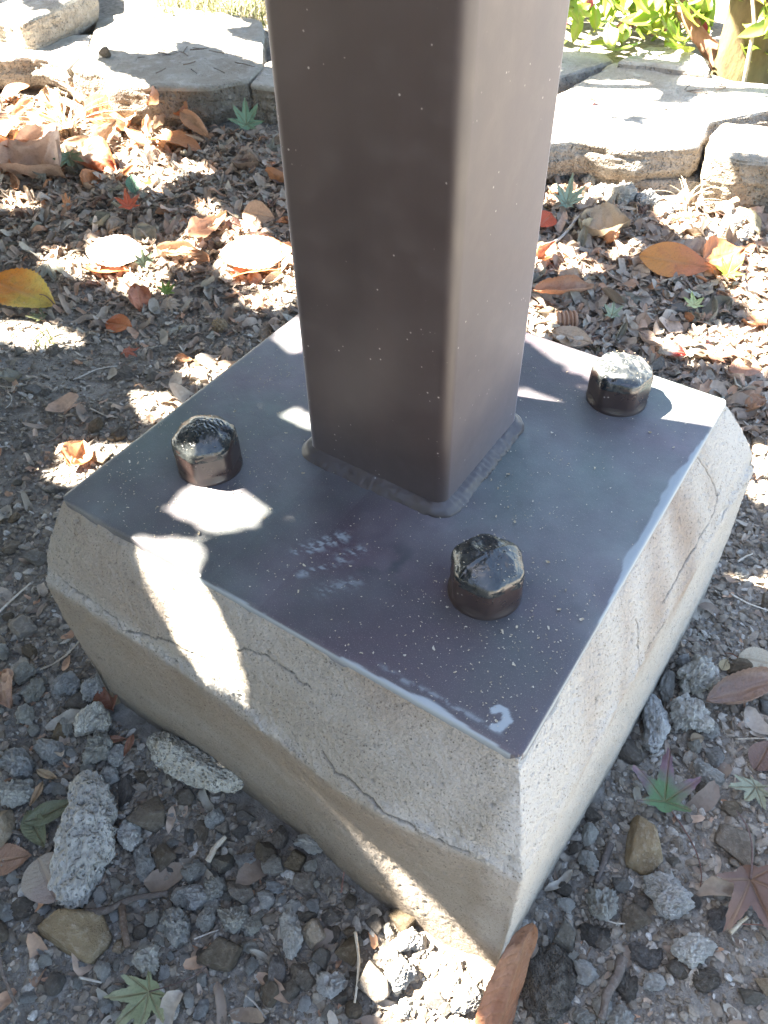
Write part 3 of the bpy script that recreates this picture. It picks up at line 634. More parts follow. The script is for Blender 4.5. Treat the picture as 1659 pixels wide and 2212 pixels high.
lump(c7, 370, 1180, 180, 100, 4); lump(c7, 130, 1500, 90, 90, 5); lump(c7, 40, 1650, 120, 100, 6); lump(c7, 380, 1310, 80, 80, 7); lump(c7, 400, 1400, 60, 70, 8); lump(c7, 395, 1530, 70, 90, 0); lump(c7, 900, 1950, 200, 150, 1, "white sunlit mortar lump in the bright patch before the footing"); lump(c7, 1190, 1840, 90, 60, 2); lump(c7, 1290, 2080, 150, 200, 3)
for i, (x, y, w_, h_, me, lb) in enumerate(((940, 500, 150, 340, LMP[2], "tall mortar lump touching the right side of the footing"), (1130, 450, 230, 200, LMP[3], "round mortar lump above the purple-green maple leaf"), (1165, 215, 190, 220, LMP[4], "mortar lump above the round one on the right"),
        (1010, 260, 90, 190, LMP[5], None), (1290, 670, 110, 110, LMP[6], None), (1180, 610, 80, 80, LMP[7], None), (1010, 1500, 220, 280, LMP[8], "large grey-blue mortar lump below the pointed tan stone"), (640, 1540, 190, 160, LMP[0], None),
        (1160, 1800, 280, 140, LMP[1], None), (545, 1930, 120, 150, LMP[2], None), (940, 1980, 110, 120, LMP[3], None), (560, 1290, 120, 120, LMP[4], None), (430, 1530, 110, 70, LMP[5], None), (1110, 120, 80, 100, LMP[6], None), (640, 2130, 120, 120, LMP[7], None), (740, 2190, 170, 110, LMP[8], None))):
    lump(c8, x, y, w_, h_, i, lb or "grey crumbly mortar lump in the shaded soil right of the footing", me)
GS = "stones scattered in the gravel"
def stone(cc, x, y, w, h, me, label=None, ang=0, hh=.5, name="stone"):
    a = R(ang); L = max(w, h); W_ = min(w, h); base = 0 if w >= h else 90; t = R(base)+a; dx, dy = math.cos(t)*L/2, math.sin(t)*L/2
    return place(me, cc(x-dx, y-dy), cc(x+dx, y+dy), W_*.37, hh, .22, name, cat="stone", group=GS, label=label or "small angular brown stone in the gravel left of the footing")
stone(c6, 455, 1690, 420, 240, TAN[0], "big pale tan stone with rough top below the tall mortar lump", 12, .45)
stone(c6, 890, 1035, 240, 250, ROCK[0], "blocky grey-brown stone right of the tall mortar lump"); stone(c6, 965, 1245, 140, 190, ROCK[1]); stone(c6, 20, 1090, 180, 270, TAN[1], "smooth orange-tan stone cut by the left edge")
stone(c6, 1310, 1290, 130, 150, GRY[0]); stone(c6, 1430, 1470, 190, 200, ROCK[2]); stone(c6, 1310, 1815, 260, 180, ROCK[3], "dark brown rounded stone below the row of mortar lumps"); stone(c6, 487, 782, 80, 66, PEB[0])
stone(c6, 320, 1995, 115, 110, PEB[1], "round grey pebble near the bottom left corner"); stone(c6, 1015, 780, 80, 80, PEB[2]); stone(c6, 695, 290, 130, 130, TAN[2], "tan stone against the footing behind a curled rust leaf")
stone(c6, 1310, 1080, 100, 75, TAN[3]); stone(c6, 830, 1690, 100, 80, PEB[3]); stone(c6, 710, 1760, 80, 110, TAN[1]); stone(c6, 1090, 900, 150, 100, ROCK[4], ang=20); stone(c6, 1110, 1120, 80, 100, GRY[1]); stone(c6, 1190, 1090, 90, 170, ROCK[5])
stone(c6, 1410, 1100, 100, 80, ROCK[6]); stone(c6, 1440, 1020, 110, 70, ROCK[7]); stone(c6, 1560, 1240, 130, 150, ROCK[8]); stone(c6, 470, 350, 170, 110, ROCK[9]); stone(c6, 360, 520, 90, 110, TAN[0]); stone(c6, 1020, 1320, 110, 60, GRY[2]); stone(c6, 1190, 1830, 90, 90, PEB[0]); stone(c6, 1570, 1960, 60, 90, PEB[2]); stone(c6, 1580, 2030, 100, 120, GRY[3])
stone(c7, 395, 1690, 160, 145, TAN[2], "pale tan five-sided stone left of the long pale stem"); stone(c7, 595, 1790, 130, 190, ROCK[10], "egg-shaped brown stone beside the long pale stem"); stone(c7, 930, 1605, 200, 160, ROCK[11], "tan-brown stone wedged under the footing edge beside the sun patch")
stone(c7, 770, 1640, 150, 110, ROCK[0]); stone(c7, 345, 1395, 190, 130, ROCK[1], None, 35); stone(c7, 160, 1290, 200, 130, GRY[0], None, 25); stone(c7, 300, 1270, 130, 130, ROCK[3]); stone(c7, 205, 1140, 90, 180, ROCK[4]); stone(c7, 610, 1510, 80, 80, PEB[1])
stone(c7, 500, 1590, 160, 100, ROCK[5]); stone(c7, 1090, 2075, 150, 110, GRY[1], "flat grey stone shining in the sun patch before the footing", 0, .4); stone(c7, 760, 2000, 190, 260, ROCK[6], "big brown stone half in the sun patch"); stone(c7, 625, 2140, 100, 130, PEB[3]); stone(c7, 140, 2060, 110, 150, ROCK[7])
stone(c7, 330, 1950, 130, 160, ROCK[8]); stone(c7, 180, 1900, 100, 230, ROCK[9]); stone(c7, 520, 1700, 70, 120, PEB[0]); stone(c7, 360, 1600, 130, 60, GRY[2], None, -15); stone(c7, 600, 1680, 70, 90, ROCK[10]); stone(c7, 440, 1830, 130, 120, GRY[3]); stone(c7, 260, 2020, 130, 110, ROCK[11]); stone(c7, 560, 2070, 90, 120, ROCK[0]); stone(c7, 640, 1960, 70, 120, ROCK[2]); stone(c7, 700, 1700, 60, 60, PEB[2]); stone(c7, 1210, 1870, 80, 70, TAN[3]); stone(c7, 1160, 2130, 110, 80, GRY[0])
stone(c8, 875, 1190, 200, 340, TAN[0], "pointed tan stone standing below the purple-green maple leaf", -8, .5)
SR = "small grey-brown stone in the shaded soil right of the footing"
for x, y, w_, h_, me in ((830, 1600, 150, 190, ROCK[1]), (490, 1190, 95, 80, ROCK[2]), (745, 1410, 130, 110, GRY[1]), (420, 1440, 100, 80, PEB[1]), (560, 1310, 120, 90, GRY[2]), (640, 1740, 130, 90, ROCK[5]), (870, 1520, 90, 90, PEB[2]), (430, 1710, 130, 190, GRY[3]), (1060, 1270, 100, 60, GRY[0]), (335, 1700, 50, 130, GRY[2]), (1190, 1510, 70, 70, PEB[3]), (1110, 1930, 60, 70, PEB[0]), (1500, 2060, 160, 90, GRY[1]), (1590, 1990, 140, 90, TAN[1]), (1060, 1890, 90, 110, PEB[1]), (520, 560, 60, 60, PEB[2]), (1220, 860, 90, 100, ROCK[8])):
    stone(c8, x, y, w_, h_, me, SR)
for (x, y, w_, h_) in ((330, 1980, 330, 420), (600, 1700, 180, 120), (900, 1820, 200, 130), (1330, 1600, 160, 130), (1250, 1960, 180, 120), (780, 1990, 150, 150)):
    a = c8(x-w_/2, y), c8(x+w_/2, y); place(CLD[int(x) % 4], a[0], a[1], h_*.37, .35, .35, "earth_clod", cat="clod of earth", group="clods in front of the footing", label="brown crumbly clod of earth in the shade right of the footing corner")
# stones seen beyond the plate
def c2(x, y): return (1061.7+x*.36, y*.36)
def c1(x, y): return (x*.4, y*.4)
def c3(x, y): return (x*.4, 663.6+y*.4)
def c5(x, y): return (1061.7+x*.36, 663.6+y*.36)
a, b = c2(1010, 1860), c2(1280, 1900); place(GRY[2], a, b, 50, .22, .2, "stone", cat="stone", group=GS, label="flat blue-grey stone under the pale maple leaf, right of the post")
for x, y, w_, h_ in ((575, 1110, 90, 65), (640, 1180, 130, 70), (780, 1215, 180, 110), (920, 1230, 160, 80), (1040, 1290, 100, 90), (1390, 1290, 110, 70), (1440, 1370, 120, 80), (1520, 1420, 100, 60)):
    a, b = c2(x-w_/2, y), c2(x+w_/2, y); place(LMP[int(x) % 9], a, b, h_*.36*1.5, .45, .2, "mortar_lump", cat="lump of mortar", group="white rubble below the edging stones", label="white crumbly rubble lump below the sunny edging stones")
for x, y, w_, me in ((180, 460, 90, GRY[3]), (250, 475, 50, GRY[0]), (1130, 700, 0, None), (520, 705, 70, ROCK[2]), (605, 720, 50, TAN[3]), (650, 700, 120, ROCK[4]), (100, 955, 70, GRY[1]), (280, 1000, 90, GRY[2]), (200, 1370, 130, GRY[3]), (130, 1740, 170, TAN[2]), (300, 1720, 80, TAN[3]), (330, 530, 50, PEB[1]), (150, 745, 80, GRY[0]), (50, 1680, 70, PEB[2])):
    if me is None: continue
    a, b = c3(x-w_/2, y), c3(x+w_/2, y); place(me, a, b, w_*.4*.7, .45, .25, "stone", cat="stone", group=GS,
        label={130: "flat slate-grey stone beside the left face of the footing", 170: "tan rounded stone beside the left corner of the footing"}.get(w_, "small grey stone on the bare ground left of the plate"))

# generic individual stones
def free(x, y, r):
    for a, b, c in occ:
        if (a-x)**2+(b-y)**2 < ((c+r)*.85)**2: return False
    return True
def visible(x, y, m=30):
    v = np.array([x, y, -.31])-CAM; z = v@fw
    if z <= 0: return None
    u, w_ = PW/2+FPX*(v@rt)/z, PH/2-FPX*(v@up)/z
    return (u, w_, z) if -m < u < PW+m and -m < w_ < PH+m else None
def wall_d(x, y):                                        # metres in front of the stone edging
    p = np.array([-1.23, .99]); q = np.array([-.16, 1.20]); t = q-p; t = t/np.linalg.norm(t); n = np.array([t[1], -t[0]]); return (x-p[0])*n[0]+(y-p[1])*n[1]
cnt = 0; tries = 0
while cnt < 150 and tries < 9000:
    tries += 1; x, y = rng.uniform(-1.1, .75), rng.uniform(-.62, .8)
    if in_footing(x, y, .006) or not visible(x, y): continue
    near = math.exp(-max(0, np.hypot(x, y)-.45)/.22)
    if rng.random() > near: continue
    r = rng.uniform(.006, .0155) if rng.random() < .8 else rng.uniform(.012, .02)
    if not free(x, y, r): continue
    v = visible(x, y); k = rng.random()
    me = (ROCK[int(rng.integers(12))] if k < .55 else GRY[int(rng.integers(4))] if k < .72 else PEB[int(rng.integers(4))] if k < .84 else LMP[int(rng.integers(9))])
    isL = me.name.startswith("mortar"); left = v[0] < 1060
    if isL: me = LMP[int(rng.integers(9))]
    sc = (r*rng.uniform(1, 1.35), r*rng.uniform(.7, 1), r*rng.uniform(.4, .75)); sc = (sc[0],)*3 if isL else sc; z = float(gz(np.array([x]), np.array([y]))[0])
    ob("mortar_lump" if isL else "stone", me, None, (x, y, z+sc[2]*.35), (rng.normal(0, .3), rng.normal(0, .3), rng.uniform(0, 6.28)), sc,
       cat="lump of mortar" if isL else "stone", group=GM if isL else GS,
       label=("small pale grey crumbly mortar lump in the gravel by the footing" if isL else ("small angular brown stone in the gravel left of the footing" if left else SR)))
    occ.append((x, y, r)); cnt += 1

cnt = 0; tries = 0
while cnt < 90 and tries < 6000:
    tries += 1; u_, v_ = rng.uniform(0, 1300), rng.uniform(1450, 2212); p = hit(u_, v_); x, y = p[0], p[1]; r = rng.uniform(.004, .009)
    if in_footing(x, y, .004) or not free(x, y, r*.6) or y > -.2: continue
    me = LMP[int(rng.integers(9))]; z = float(gz(np.array([x]), np.array([y]))[0])
    ob("mortar_lump", me, None, (x, y, z+r*.5), (rng.normal(0, .5), rng.normal(0, .5), rng.uniform(0, 6.28)), (r*1.2, r, r), cat="lump of mortar", group=GM, label="small pale grey crumbly mortar lump in the gravel by the footing"); occ.append((x, y, r*.6)); cnt += 1
# ------------------------------------------------------------------ gravel (stuff) : many small pieces in one mesh
def scatter(name, n, mat, shapes, size, dens, box, flat=.6, lift=.25, kind='stuff', smooth=False, **kw):
    pts = []
    while sum(len(p) for p in pts) < n:
        q = np.c_[rng.uniform(box[0], box[1], n), rng.uniform(box[2], box[3], n)]
        d = dens(q[:, 0], q[:, 1]); pts.append(q[rng.random(n) < d])
    q = np.concatenate(pts)[:n]; s = size(n); V0, F0 = shapes; ns = len(V0)
    Vs, Fs = [], []; off = 0; per = n//ns+1; zg = gz(q[:, 0], q[:, 1])
    for i in range(ns):
        sl = slice(i*per, min(n, (i+1)*per)); m = sl.stop-sl.start
        if m <= 0: continue
        B = V0[i]; k = len(B); a = rng.uniform(0, 6.28, m); tl = rng.normal(0, .35, (m, 2))
        ca, sa = np.cos(a), np.sin(a); sx = s[sl, None]*rng.uniform(.8, 1.3, (m, 1)); sy = s[sl, None]*rng.uniform(.6, 1, (m, 1)); szz = s[sl, None]*flat*rng.uniform(.6, 1.2, (m, 1))
        x = B[None, :, 0]*sx; y = B[None, :, 1]*sy; z = B[None, :, 2]*szz+tl[:, :1]*x+tl[:, 1:]*y
        Xw = x*ca[:, None]-y*sa[:, None]+q[sl, 0, None]; Yw = x*sa[:, None]+y*ca[:, None]+q[sl, 1, None]; Zw = z+zg[sl, None]+s[sl, None]*lift*flat*rng.uniform(.3, 1.5, (m, 1))
        Vs.append(np.stack([Xw, Yw, Zw], -1).reshape(-1, 3)); Fs.append((F0[i][None]+(np.arange(m)*k)[:, None, None]+off).reshape(-1, F0[i].shape[1])); off += m*k
    return ob(name, mk(name, np.concatenate(Vs), np.concatenate(Fs), M[mat], smooth), kind=kind, **kw)
def small_rocks(k, n=10):
    Vs, Fs = [], []
    for i in range(n):
        V, F = ico(k); r_ = np.random.default_rng(300+i+k*50); Nn = r_.normal(size=(9, 3)); Nn /= np.linalg.norm(Nn, axis=1)[:, None]; D = r_.uniform(.6, 1, 9)
        q = np.max(np.maximum(V@Nn.T, .02)/D[None], 1); P = V/np.maximum(q, .7)[:, None]; Vs.append(P/np.abs(P).max()); Fs.append(F)
    return Vs, Fs
def gd(x, y):
    v = visible_mask(x, y); d = np.hypot(np.clip(np.abs(x)-.25, 0, 9), np.clip(np.abs(y)-.25, 0, 9))
    return v*~in_footing(x, y, -.004)*(.12+.88*np.exp(-d/.28))
def visible_mask(x, y, m=200, z=-.31):
    dx, dy, dz = x-CAM[0], y-CAM[1], z-CAM[2]; zz = dx*fw[0]+dy*fw[1]+dz*fw[2]
    u = PW/2+FPX*(dx*rt[0]+dy*rt[1]+dz*rt[2])/zz; v = PH/2-FPX*(dx*up[0]+dy*up[1]+dz*up[2])/zz
    return (zz > .05) & (u > -m) & (u < PW+m) & (v > -m) & (v < PH+m)
scatter("gravel", 9500, 'gravel', small_rocks(2), lambda n: rng.uniform(.0035, .0085, n)**1.0, lambda x, y: gd(x, y)**1.3, (-1.3, .9, -.7, 1.1), .62, .3, label="mixed small gravel around the footing")
scatter("fine_gravel", 56000, 'gravel', small_rocks(1), lambda n: rng.uniform(.0011, .0038, n), lambda x, y: gd(x, y)*.6+.4*visible_mask(x, y)*~in_footing(x, y)*(wall_d(x, y) > .02)*np.exp(-np.clip(np.hypot(x, y)-.4, 0, 9)/.5), (-1.9, .95, -.7, 1.4), .7, .3, label="fine gravel and crumbs on the soil")

# ------------------------------------------------------------------ leaf litter (stuff)
def flake_shapes(n=10):
    Vs, Fs = [], []
    for i in range(n):
        r_ = np.random.default_rng(400+i); k = 7; L = np.linspace(-1, 1, k); wd = .45*np.sqrt(np.clip(1-L**2, 0, 1))*r_.uniform(.6, 1.4)+.05+.1*r_.random(k)
        c = .18*np.sin(L*2+r_.uniform(0, 6)); h = r_.uniform(.2, .9); z0 = .35*np.sin(L*r_.uniform(1.5, 4)+r_.uniform(0, 6))
        V = np.concatenate([np.c_[L, c+wd, z0+h*wd], np.c_[L, c, z0-.12], np.c_[L, c-wd, z0+h*wd*r_.uniform(.3, 1.2)]]); Vs.append(V); Fs.append(gridF(3, k))
    return Vs, Fs
def litter_d(x, y):
    w_ = wall_d(x, y); b = sst(.95, .45, w_+.25*fbm(np.c_[x, y], 4, 2, 71)); return visible_mask(x, y)*(w_ > .0)*~in_footing(x, y, .0)*(.05+.95*b)
scatter("leaf_litter", 19000, 'litter', flake_shapes(), lambda n: np.minimum(.0045+rng.gamma(2, .0032, n), .022), litter_d, (-2.2, .8, -.6, 1.6), .75, .55, smooth=True, label="dry shredded leaf litter in front of the stone edging")
scatter("litter_crumbs", 30000, 'litter', flake_shapes(), lambda n: rng.uniform(.002, .006, n), lambda x, y: np.clip(litter_d(x, y)*.8+.2*gd(x, y), 0, 1), (-2.2, .9, -.7, 1.6), .8, .4, smooth=True, label="broken leaf crumbs on the ground")
# husks and crumbs on the base plate
def plate_husks():
    V0, F0 = flake_shapes(6); n = 1900; P = np.c_[rng.uniform(-.22, .22, n*4), rng.uniform(-.218, .218, n*4)]
    inpost = (P[:, 0] > px0-.006) & (P[:, 0] < px1+.006) & (P[:, 1] > py0-.006) & (P[:, 1] < py1+.006)
    nf = np.zeros(len(P), bool)
    for c in (cF, cR, cL): nf |= np.hypot(P[:, 0]-c[0], P[:, 1]-c[1]) < .031
    d = .12+.6*sst(-.05, .4, fbm(P, 9, 3, 81))*sst(-.3, .3, fbm(P, 40, 2, 82))+.9*np.exp(-(np.hypot(P[:, 0]-cL[0]-.03, P[:, 1]-cL[1]+.005)/.035)**2)+.5*np.exp(-(np.hypot(P[:, 0]-.17, P[:, 1]+.16)/.08)**2)+.5*np.exp(-(np.hypot(P[:, 0]-cF[0]-.02, P[:, 1]-cF[1])/.05)**2)
    P = P[~inpost & ~nf & (rng.random(len(P)) < d)][:n]; Vs, Fs = [], []; off = 0
    for i, p in enumerate(P):
        B = V0[i % 6]; s = rng.uniform(.0003, .00085) if rng.random() < .95 else rng.uniform(.001, .0019); a = rng.uniform(0, 6.28); c, sn = math.cos(a), math.sin(a)
        Q = B*np.array([s, s, s*.8]); Q = np.c_[Q[:, 0]*c-Q[:, 1]*sn+p[0], Q[:, 0]*sn+Q[:, 1]*c+p[1], Q[:, 2]+.0008+s*.25]; Vs.append(Q); Fs.append(F0[i % 6]+off); off += len(B)
    for c in (cF, cR, cL):                               # a pinch on top of each nut
        for j in range(70):
            a, r = rng.uniform(0, 6.28), .026*math.sqrt(rng.random()); B = V0[j % 6]; s = rng.uniform(.0003, .0008); zz = .0355+.008*(1-(r/.0292)**2.6)
            Vs.append(B*s+np.array([c[0]+r*math.cos(a), c[1]+r*math.sin(a), zz+.0008])); Fs.append(F0[j % 6]+off); off += len(B)
    ob("husks", mk("husks", np.concatenate(Vs), np.concatenate(Fs), M['husk'], True), kind='stuff', label="tiny pale husks and grit strewn over the base plate")
plate_husks()

# ------------------------------------------------------------------ stone edging
edging = ob("stone_edging", None, loc=(-.7, 1.3, -.3), label="dry laid edging of pale flat sandstone slabs behind the post", cat="stone edging")
def slab(poly, zt, zb, seed, label, mat='slab', batter=.012, zb2=None, rough=.009, hump=0.01):
    """poly: photo positions of the top outline (front edge first), lying at height zt"""
    Q = np.array([at(a, b, zt)[:2] for a, b in poly]); c = Q.mean(0)
    A = np.sum(Q[:, 0]*np.roll(Q[:, 1], -1)-np.roll(Q[:, 0], -1)*Q[:, 1])
    if A < 0: Q = Q[::-1]
    # resample
    n = 220; L = np.r_[0, np.cumsum(np.linalg.norm(np.roll(Q, -1, 0)-Q, axis=1))]; t = np.linspace(0, L[-1], n, endpoint=False); Qc = np.r_[Q, Q[:1]]
    P = np.c_[np.interp(t, L, Qc[:, 0]), np.interp(t, L, Qc[:, 1])]
    for _ in range(2): P = (np.roll(P, 1, 0)+2*P+np.roll(P, -1, 0))/4
    rings = []
    for s in np.linspace(0.02, .93, 26): rings.append((s, 0.0, 0))
    rings += [(.96, .0, 0), (.985, -.0008, 0), (.996, -.003, 0), (1.0, -.008, 0)]
    H = zt-zb; V = []
    tang = np.roll(P, -1, 0)-np.roll(P, 1, 0); nr_ = np.c_[tang[:, 1], -tang[:, 0]]; nr_ /= np.linalg.norm(nr_, axis=1)[:, None]+1e-9
    for s, dz, _ in rings: V.append(np.c_[c+(P-c)*s, np.full(n, zt+dz)])
    for k in np.linspace(.06, 1, 30):
        o = .006*math.sin(math.pi*min(1, k*1.1))-batter*max(0, k-.75)*4*.5
        V.append(np.c_[P+nr_*o, np.full(n, zt-.009-(H-.009)*k)])
    V.append(np.c_[c+(P-c)*.5, np.full(n, zb-.0)])
    V = np.array(V); du = np.roll(V, -1, 1)-np.roll(V, 1, 1); dv = np.gradient(V, axis=0); Nn = np.cross(du, dv); Nn /= np.linalg.norm(Nn, axis=2)[..., None]+1e-12
    if Nn[5, :, 2].mean() < 0: Nn = -Nn
    p = V.reshape(-1, 3); nn2 = Nn.reshape(-1, 3)
    side = (np.arange(len(V)) >= 29).repeat(n)
    lay = .6*fbm(p*np.array([1, 1, 4]), 9, 4, seed)+.5*np.abs(fbm(p, 16, 3, seed+8))-.25*sst(.05, .3, fbm(p*np.array([.6, .6, 6]), 12, 2, seed+9))
    d = rough*1.1*fbm(p, 7, 4, seed)+np.where(side, rough*1.3*lay+.003*fbm(p, 60, 3, seed+3, .6), hump*.4*fbm(p, 4, 3, seed+1))+.0012*fbm(p, 80, 3, seed+2)
    p = p+nn2*d[:, None]; p = p-np.array([-.7, 1.3, -.3])
    F = gridF(len(V), n, True)
    me = mk("stone", p, F, M[mat]); me.materials.append(M['slabside'])
    mi = np.zeros(len(F), np.int32); mi[(29)*n:] = 1; me.polygons.foreach_set("material_index", mi[:len(me.polygons)])
    o = ob("stone", me, edging); o['label'] = label; return o
slab([(152, 150), (228, 160), (238, 182), (320, 189), (452, 190), (534, 172), (570, 138), (566, 40), (440, 20), (360, 12), (252, 26), (206, 42), (192, 104)], -.195, -.285, 501, "large grey-green slab left of the post with twigs on top")
slab([(-150, 122), (60, 123), (96, 128), (146, 148), (186, 108), (200, 70), (100, 70), (-150, 84)], -.195, -.27, 503, "low pale slab at the left edge")
slab([(542, 184), (600, 192), (690, 196), (760, 190), (760, 130), (620, 120), (574, 138)], -.205, -.315, 505, "narrow pale stone half hidden by the post")
slab([(775, 205), (860, 235), (980, 285), (1090, 315), (1100, 240), (1090, 160), (960, 125), (775, 120)], -.2, -.30, 527, "pale slab of the edging hidden behind the post")
slab([(1120, 322), (1186, 311), (1263, 300), (1320, 310), (1378, 318), (1512, 313), (1524, 290), (1536, 262), (1640, 240), (1760, 230), (1750, 190), (1659, 180), (1602, 173), (1530, 156), (1422, 140), (1326, 131), (1206, 200), (1120, 240)], -.19, -.265, 507, "broad sunlit slab right of the post with a tiny red leaf on it")
slab([(1539, 330), (1600, 345), (1700, 352), (1790, 350), (1790, 275), (1660, 268), (1562, 262), (1540, 285)], -.185, -.30, 509, "thick pale stone at the right edge", hump=.02)
slab([(1100, 172), (1204, 165), (1262, 148), (1324, 130), (1308, 112), (1217, 101), (1100, 104)], -.19, -.26, 511, "blue-grey slab behind the post on its right")
slab([(1334, 130), (1420, 138), (1534, 152), (1530, 126), (1470, 104), (1400, 100)], -.175, -.25, 513, "white sunlit slab in front of the shrub")
slab([(-90, 20), (0, 26), (40, 42), (60, 42), (130, 12), (190, -20), (200, -90), (-90, -90)], -.125, -.215, 515, "raised tan boulder in the top left corner", hump=.03)
slab([(1130, 362), (1230, 362), (1330, 378), (1400, 392), (1500, 392), (1560, 400), (1560, 350), (1400, 330), (1130, 320)], -.262, -.33, 519, "dark buried stone under the broad sunlit slab", 'slabside')
slab([(1560, 432), (1640, 448), (1780, 460), (1780, 400), (1640, 395), (1560, 395)], -.295, -.36, 521, "buried stone under the thick right-hand stone", 'slabside')
slab([(-100, 172), (100, 178), (240, 236), (240, 200), (100, 150), (-100, 150)], -.268, -.34, 523, "buried stone below the low left slab", 'slabside')
# level bank of soil behind the edging
n = 120; ux = np.linspace(-4.5, 1.5, n); uy = np.linspace(0, 1, 60); XX, UU = np.meshgrid(ux, uy); y0 = .99+.196*(XX+1.23)+.22; YY = y0+UU*6
ZZ = -.36+.13*sst(0, .03, UU)+.015*fbm(np.c_[XX.ravel(), YY.ravel()], 5, 3, 77).reshape(XX.shape)+.05*sst(.2, 1, UU)
ob("garden_bed", mk("garden_bed", np.c_[XX.ravel(), YY.ravel(), ZZ.ravel()], gridF(60, n), M['soil']), kind='structure')
BZ = -.23

# ------------------------------------------------------------------ leaves
def outline_maple(th, lobes, seed, depth=.62, serr=.04):
    r_ = np.random.default_rng(seed); angs = {5: [0, 48, -48, 100, -100], 7: [0, 38, -38, 78, -78, 122, -122]}[lobes]; lens = {5: [1, .88, .88, .55, .55], 7: [1, .93, .93, .75, .75, .42, .42]}[lobes]
    v = np.zeros_like(th)+.22
    for a, L in zip(angs, lens):
        a = R(a+r_.normal(0, 3)); L *= r_.uniform(.93, 1.05); d = np.abs((th-a+math.pi) % (2*math.pi)-math.pi); wd = .33
        v = np.maximum(v, L*np.clip(1-(d/wd)**.85*depth*1.05, 0, 1)) if False else np.maximum(v, L*np.clip(.30+.70*np.exp(-(d/(wd*.80))**1.25), 0, 1)*(d < .9))
    v = v*(1+serr*np.sign(np.sin(th*61))*(v > .35)); return v
def leaf_maple(name, lobes=7, seed=0, curl=.15, fold=.1, stem=1):
    n = 168; th = np.linspace(-math.pi, math.pi, n, endpoint=False); rr = outline_maple(th, lobes, seed); m = 9; V = []; vein = []
    for i in range(m):
        s = ((i+.02)/(m-1)); V.append(np.c_[s*rr*np.cos(th), s*rr*np.sin(th), np.zeros(n)])
        angs = {5: [0, 48, -48, 100, -100], 7: [0, 38, -38, 78, -78, 122, -122]}[lobes]; dv = np.min([np.abs((th-R(a)+math.pi) % (2*math.pi)-math.pi) for a in angs], 0)*s*rr
        vein.append(np.exp(-(dv/.018)**2))
    V = np.concatenate(V); vein = np.concatenate(vein); r = np.hypot(V[:, 0], V[:, 1])
    V[:, 2] = curl*r**2*(.6+.9*fbm(V, 1.6, 2, seed+1))+fold*np.abs(V[:, 1])+.16*fbm(V, 3.2, 3, seed+2)*r+.03
    me = mk(name, V*.5, gridF(m, n, True), M['leaf'], True, dict(along=np.clip(r, 0, 1), vein=vein)); return me
def leaf_oval(name, seed=0, wd=.42, curl=.2, fold=.25, roll=0.0, nl=34, nw=15, serr=.03, wave=.05, mat='leaf', tipp=.9):
    t = np.linspace(0, 1, nl); w_ = np.sin(math.pi*t**.8)**tipp*wd; w_[0] = .004; w_[-1] = .004
    w_ = w_*(1+serr*np.where(np.arange(nl) % 2 == 0, 1, -1)); u = np.linspace(-1, 1, nw); T, U = np.meshgrid(t, u, indexing='ij')
    W_ = w_[:, None]*U; ang = roll*U; X_ = T-.5
    if roll: rad = w_[:, None]/max(roll, 1e-3); Yv = rad*np.sin(ang); Zv = rad*(1-np.cos(ang))
    else: Yv = W_; Zv = fold*np.abs(W_)
    Z_ = Zv+curl*(X_**2)*1.2+wave*fbm(np.c_[T.ravel()*1, U.ravel()*.6, T.ravel()*0+seed], 3.2, 3, seed).reshape(T.shape)
    side = np.abs(((T*11+np.abs(U)*1.3) % 1)-.5)*2; vein = np.maximum(np.exp(-(U*w_[:, None]/.012)**2), .55*np.exp(-((1-side)/.16)**2)*(np.abs(U) < .93))
    return mk(name, np.c_[X_.ravel(), Yv.ravel(), Z_.ravel()], gridF(nl, nw), M[mat], True, dict(along=T.ravel(), vein=vein.ravel()))
def addstem(o, L=.5, x0=-.5, rad=.010, bend=.2, col='stem', z=.02, seed=0):
    t = np.linspace(0, 1, 9); me_pts = np.c_[x0-L*t, bend*np.sin(t*2.0)*L, z*np.cos(t)+.04*np.sin(t*3)]
    V, F = tube(me_pts, rad*(1-.4*t), 6); me = mk_any("leaf_stem", V, F, M[col]); return ob("leaf_stem", me, o)
GL = "fallen leaves around the post"
def put_leaf(me, px, py, L, yaw_px=None, c=(.3, .15, .08), tip=None, label="", tilt=(0, 0), dz=.004, name=None, stem=None, on=None, cat="leaf", group=None):
    p = hit(px, py) if on is None else at(px, py, on); z = float(gz(np.array([p[0]]), np.array([p[1]]))[0]) if on is None else on
    if yaw_px is None: yaw = random.uniform(0, 6.28)
    else:
        q = at(px+yaw_px[0], py+yaw_px[1], z); yaw = math.atan2(q[1]-p[1], q[0]-p[0])
    o = ob(name or me.name.split('.')[0], me, None, (p[0], p[1], z+dz), None, (L, L, L), label=label, cat=cat, group=group, color=c)
    o.rotation_euler = (Matrix.Rotation(yaw, 3, 'Z') @ Euler((tilt[0], tilt[1], 0)).to_matrix()).to_euler()
    o['tip_color'] = list(tip if tip else c)
    if stem: addstem(o, **stem)
    occ.append((p[0], p[1], L*.2)); return o
def lenpx(px, py, wpx):                                  # metres for a width in photo pixels at a ground position
    return wpx/FPX*np.linalg.norm(hit(px, py)-CAM)*1.02
OV = [leaf_oval("oval_leaf", 600+i, *a) for i, a in enumerate([(.32, .2, .2), (.36, -.15, .3), (.3, .25, .1, 1.3), (.26, .3, .0, 2.1), (.4, .1, .15), (.28, -.3, .2, 1.0)])]
MP = [leaf_maple("maple_leaf", 7 if i % 2 else 5, 620+i, [.1, .35, -.3, .6, .2, -.5][i], [.05, .2, .1, .3, .15, .2][i]) for i in range(6)]
